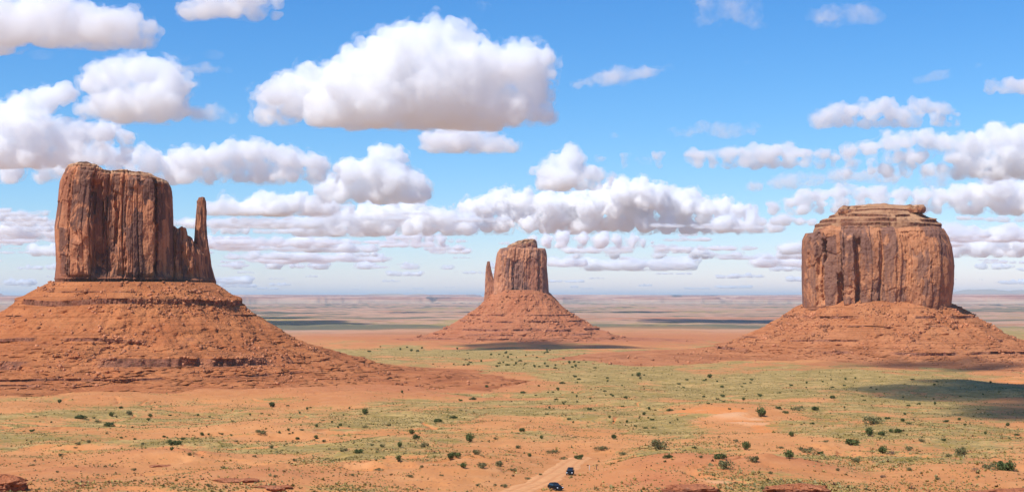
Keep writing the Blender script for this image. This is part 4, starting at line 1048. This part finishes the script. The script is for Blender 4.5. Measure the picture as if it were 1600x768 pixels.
def cloud(base_py, blobs, label, seed, mats=None, amp=1.0, group='clouds across the blue sky', fill=.8, cb=CB, stretch=1.0, down=True):
    D = cb / ((465 - base_py) / FPX); k = D / FPX; rng = random.Random(seed)
    full = list(blobs)
    for (ax, ay, ar), (bx, by, br) in zip(blobs, blobs[1:]):
        if math.hypot(ax - bx, ay - by) < 3.2 * (ar + br): full.append(((ax + bx) / 2, (ay + by) / 2 + 1, .42 * (ar + br)))
    B = []
    for px, py, r in full:
        B.append(((px - 800) * k, rng.uniform(-1, 1) * fill * r * k, (465 - py) * k - cb, r * k))
        B.append(((px - 800 + rng.uniform(-.5, .5) * r) * k, rng.uniform(-1.6, 1.6) * r * k, (465 - py - r * .3) * k - cb, r * k * .85))
        h = base_py - py
        if down and h > .6 * r:
            for u in (.55, .25): B.append(((px - 800 + rng.uniform(-.4, .4) * r) * k, rng.uniform(-1.0, 1.0) * r * k, max(h * u, .3 * r) * k, r * k * .72))
    me = cloud_mesh(seed, B, 2.4 * k, 0.0, amp, mats=mats or (M_CLOUD, M_VEIL), stretch=stretch)
    o = bpy.data.objects.new('cloud', me); COL.objects.link(o); o.location = (0, D, cb)
    return tag(o, label, 'cloud', group)
cloud(198, [(405, 150, 14), (450, 145, 26), (480, 112, 18), (520, 148, 42), (580, 135, 52), (640, 92, 50), (685, 85, 42), (610, 110, 40), (725, 110, 46), (785, 112, 42), (832, 95, 32), (842, 120, 22), (760, 150, 42), (680, 150, 46), (600, 165, 36), (530, 182, 18), (500, 192, 14), (805, 172, 14)],
      'biggest white cumulus cloud, high in the middle of the sky', 1)
cloud(238, [(676, 217, 16), (715, 213, 20), (765, 218, 17), (800, 228, 10)], 'flat grey based cloud just under the biggest cloud', 2, stretch=1.3)
cloud(190, [(155, 130, 26), (195, 112, 28), (240, 108, 30), (268, 130, 24), (225, 152, 36), (175, 158, 28)], 'puffy grey cloud over the left butte', 3)
cloud(74, [(-20, 25, 45), (30, 28, 37.8), (85, 22, 37.8), (140, 30, 30.6), (190, 30, 25.2), (228, 42, 12.6)], 'dark grey cloud in the top left corner', 4)
cloud(27, [(285, 12, 16), (330, 0, 24), (385, -5, 22), (430, -4, 12)], 'cloud cut by the top edge beside the corner cloud', 5)
cloud(262, [(15, 165, 18), (65, 150, 21.3), (100, 142, 16.4), (-10, 185, 27.9), (45, 205, 29.5), (100, 208, 26.2), (155, 205, 19.7), (-10, 240, 32.8), (60, 235, 19.7), (195, 212, 13.1)], 'grey and white cloud heap at the left edge above the left butte', 6)
cloud(288, [(20, 265, 17.6), (110, 250, 19.2), (170, 240, 17.6), (235, 250, 20.8), (300, 252, 22.4), (350, 240, 19.2), (395, 235, 20.8), (440, 243, 20.8), (490, 252, 16), (525, 264, 8)], 'long white cloud bank running behind the top of the left butte', 7)
cloud(318, [(590, 238, 14.4), (622, 245, 14.4), (555, 268, 21.6), (600, 270, 28.8), (640, 285, 23.4), (500, 296, 12.6), (530, 285, 18), (662, 296, 12.6)], 'towering white cloud left of the middle butte', 8)
cloud(336, [(365, 324, 11), (415, 312, 16), (465, 315, 16), (510, 320, 12), (550, 324, 6)], 'thin shaded cloud right of the rock finger', 9)
cloud(368, [(460, 350, 13.6), (520, 342, 18.7), (580, 336, 22.1), (640, 330, 22.1), (695, 340, 17), (735, 348, 13.6)], 'wide bright cloud low between the left and middle butte', 10)
cloud(298, [(850, 268, 17), (888, 252, 22), (893, 234, 12), (880, 274, 20), (925, 270, 15), (953, 276, 8)], 'small bright peaked cloud up right of the middle butte', 11)
cloud(366, [(735, 325, 17.6), (790, 312, 22.4), (850, 318, 22.4), (910, 322, 24), (960, 300, 22.4), (1010, 305, 25.6), (1070, 318, 22.4), (1130, 325, 17.6), (1170, 332, 11.2), (900, 345, 14.4), (1040, 348, 11.2)], 'very wide cloud bank above and right of the middle butte', 12, cb=2300)
cloud(387, [(610, 370, 9), (650, 368, 11), (690, 372, 8)], 'little flat cloud under the wide bright one', 13, FAR2)
cloud(388, [(830, 375, 9), (880, 370, 12), (940, 372, 12), (990, 374, 9), (1020, 378, 5)], 'flat cloud strip just right of the middle butte top', 14, FAR2)
cloud(141, [(905, 130, 7), (940, 122, 12), (975, 115, 13), (1010, 112, 11), (1042, 106, 6)], 'lone thin greyish cloud right of the biggest cloud', 15, THIN2, 1.5, stretch=1.5, down=False)
cloud(264, [(975, 242, 6.48), (1030, 242, 7.92), (1090, 240, 10.1), (1140, 238, 11.5), (1190, 235, 13), (1235, 234, 13), (1285, 240, 10.1), (1325, 246, 6.48)], 'long flat cloud left of the right butte', 16, None, 1.3, stretch=1.35)
cloud(200, [(1282, 184, 12.8), (1310, 170, 12.8), (1355, 168, 14.4), (1385, 162, 13.6), (1410, 178, 13.6), (1440, 162, 14.4), (1475, 168, 11), (1500, 176, 5.95)], 'broken white cloud line high over the right butte', 17, None, 1.3)
cloud(46, [(1100, 30, 10), (1125, 8, 20), (1155, 12, 18), (1185, 34, 8)], 'ragged cloud at the top edge right of centre', 18, THIN2, 1.5, stretch=1.5, down=False)
cloud(40, [(1275, 22, 11), (1310, 18, 16), (1350, 20, 15), (1372, 25, 8)], 'wispy cloud at the top edge near the right', 19, THIN2, 1.5, stretch=1.5, down=False)
cloud(134, [(1440, 124, 6), (1470, 116, 8), (1505, 108, 8), (1532, 101, 5)], 'slanted thin wisp on the upper right', 20, THIN2, 1.5, stretch=1.5, down=False)
cloud(146, [(1550, 132, 10), (1580, 130, 13), (1615, 132, 14)], 'small white cloud at the right edge, upper half', 21, None, 1.3)
cloud(280, [(1330, 235, 12), (1390, 222, 15), (1450, 215, 16.5), (1510, 225, 19.5), (1565, 215, 25.5), (1620, 225, 30), (1500, 250, 15), (1570, 255, 18), (1420, 245, 12)], 'large pale cloud mass at the right edge', 22, None, 1.2)
cloud(336, [(1210, 322, 9.36), (1260, 308, 14), (1315, 300, 14), (1370, 300, 15.6), (1440, 305, 14), (1500, 302, 17.2), (1560, 295, 23.4), (1610, 300, 23.4)], 'white cloud bank behind the top of the right butte', 23)
cloud(215, [(960, 212, 5), (1060, 205, 9), (1095, 200, 10), (1140, 204, 12), (1175, 200, 9)], 'faint thin cloud streak in the blue gap on the right', 24, THIN2, 1.5, stretch=1.5, down=False)
cloud(98, [(1150, 95, 3), (1170, 94, 5), (1190, 95, 3)], 'tiny thin wisp high on the right', 25, THIN2, 1.5, stretch=1.5, down=False)
cloud(193, [(310, 178, 12), (335, 174, 14), (362, 184, 8)], 'small grey cloud between the puffy cloud and the biggest one', 26, THIN2, 1.3, down=False)
cloud(345, [(-5, 335, 10), (40, 338, 9), (70, 342, 6)], 'flat cloud at the left edge beside the left butte', 27, FAR2)
cloud(374, [(0, 368, 8), (22, 367, 7)], 'little bright cloud at the left edge below the flat one', 28, FAR2)
cloud(366, [(335, 355, 8), (362, 350, 11), (385, 358, 7)], 'small round cloud right of the rock finger foot', 29, FAR2)
cloud(404, [(1220, 395, 8), (1240, 394, 8), (1255, 398, 6)], 'small white cloud touching the left side of the right butte', 30, FAR2)
cloud(402, [(1495, 385, 12), (1535, 378, 14), (1580, 380, 14), (1610, 384, 12)], 'white cloud low at the right edge beside the right butte', 31, FAR2)
cloud(92, [(60, 84, 8), (130, 88, 10), (200, 92, 10), (270, 88, 9), (330, 84, 6)], 'pale thin veil under the dark corner cloud', 40, (None, M_HAZEV), 1.6, stretch=2.2, down=False)
cloud(112, [(285, 108, 7), (320, 104, 9), (352, 106, 6)], 'thin torn scrap right of the puffy grey cloud', 41, THIN2, 1.6, stretch=1.4, down=False)
cloud(50, [(742, 40, 6), (750, 22, 8), (756, 5, 9)], 'upright thin wisp above the biggest cloud', 42, THIN2, 1.6, down=False)
cloud(420, [(370, 414, 7), (430, 412, 9), (500, 415, 9), (570, 414, 9), (640, 417, 8), (700, 420, 6)], 'hazy low cloud streak between the left and middle butte', 43, FAR2, 1.2, stretch=1.6)
cloud(404, [(900, 398, 6), (960, 396, 7), (1030, 398, 7), (1090, 392, 8), (1150, 398, 7)], 'hazy low cloud streak right of the middle butte', 44, FAR2, 1.2, stretch=1.6)
cloud(258, [(940, 247, 6), (1010, 250, 8), (1090, 248, 9), (1170, 250, 9), (1250, 250, 9), (1330, 252, 8)], 'thin grey sheet under the long flat cloud left of the right butte', 45, THIN2, 1.5, stretch=1.7, down=False)
cloud(300, [(1180, 290, 9), (1240, 282, 12), (1310, 276, 13), (1390, 272, 13), (1470, 278, 12), (1550, 276, 12)], 'broad thin veil of cloud above the right butte', 46, THIN2, 1.5, stretch=1.7, down=False)
cloud(352, [(1190, 345, 8), (1230, 340, 9), (1270, 346, 7)], 'soft scrap of cloud left of the top of the right butte', 47, FAR2, 1.4, stretch=1.3)
# small flat clouds in rows towards the horizon: six shapes, many copies
def shape(seed):
    r = random.Random(seed); n = r.randint(3, 6)
    B = [((i - (n - 1) / 2) * 260 + r.uniform(-60, 60), r.uniform(-120, 120), 60 + r.uniform(0, 50), r.uniform(110, 200) * (1 - .5 * abs(i - (n - 1) / 2) / n)) for i in range(n)]
    me = cloud_mesh(seed, B, 30, 0.0, 1.2, .12, (7,), mats=(M_FARCL, M_FARV)); return me
SHP = [shape(600 + i) for i in range(6)]
_c = random.Random(31)
for i in range(190):
    py = 452 - 70 * _c.random() ** 1.5 if i < 140 else _c.uniform(330, 400)
    px = _c.uniform(-40, 1640)
    if i >= 140: px = _c.choice([_c.uniform(-20, 90), _c.uniform(340, 460), _c.uniform(1050, 1250), _c.uniform(1480, 1620), _c.uniform(520, 760)])
    D = CB / ((465 - py) / FPX); o = bpy.data.objects.new('cloud', SHP[i % 6]); COL.objects.link(o)
    s = min(2.0, .62 * math.exp(_c.gauss(0, .55))) * (D / 45000) ** .35; o.scale = (s * _c.choice((-1, 1)) * _c.uniform(1.0, 2.4), s * 1.3, s * _c.uniform(.7, 1.5)); o.location = ((px - 800) / FPX * D, D, CB)
    tag(o, 'small flat white cloud low over the horizon', 'cloud', 'small clouds low over the horizon')
# clouds overhead, out of the frame, whose shadows lie on the valley floor
def overhead(px, py, wx, wy, seed, lab, cb=CB):
    p = hit(px, py); q = p + SUN * ((cb - p.z) / SUN.z); r = random.Random(seed)
    n = 16; B = [(r.uniform(-1, 1) * wx * .6, r.uniform(-1, 1) * wy * .75, 60, min(wx, wy) * r.uniform(.4, .65)) for _ in range(n)]
    me = cloud_mesh(seed, B, min(wx, wy) * .09, 0.0, 1.0, .3, (5,), mats=(M_CLOUD, M_THINV))
    o = bpy.data.objects.new('cloud', me); COL.objects.link(o); o.location = (q.x, q.y, cb); o.rotation_euler = (0, 0, -math.atan2(p.x, p.y)); o.scale = (1, 1, max(1, 420 / min(wx, wy) * .6))
    tag(o, lab, 'cloud', 'clouds overhead')
overhead(1560, 638, 130, 430, 701, 'cloud overhead shading the right side of the valley floor')
overhead(1290, 579, 190, 50, 702, 'cloud overhead shading the foot of the right butte')
overhead(830, 543, 190, 190, 703, 'cloud overhead shading the foot of the middle butte')

overhead(430, 503, 420, 900, 704, 'cloud overhead shading the plain right of the left butte', 1900)
overhead(1120, 502, 520, 600, 705, 'cloud overhead shading the plain left of the right butte', 1900)

# ------------------------------------------------------------------ the air: thin even haze over the whole valley
def build_haze():
    m = bpy.data.materials.new('haze'); m.use_nodes = True; t = m.node_tree; t.nodes.clear()
    out = t.nodes.new('ShaderNodeOutputMaterial'); pv = t.nodes.new('ShaderNodeVolumePrincipled')
    pv.inputs['Color'].default_value = (.64, .86, .97, 1); pv.inputs['Density'].default_value = 1.35e-5; pv.inputs['Anisotropy'].default_value = 0.1
    t.links.new(pv.outputs[0], out.inputs['Volume'])
    X, z0, z1 = 402000.0, -190.0, 700.0
    v = [(x, y, z) for z in (z0, z1) for y in (-X, X) for x in (-X, X)]
    me = bpy.data.meshes.new('haze'); me.from_pydata(v, [], [(0, 2, 3, 1), (4, 5, 7, 6), (0, 1, 5, 4), (2, 6, 7, 3), (0, 4, 6, 2), (1, 3, 7, 5)])
    tag(link_mesh('haze', me, m), kind='stuff')
build_haze()
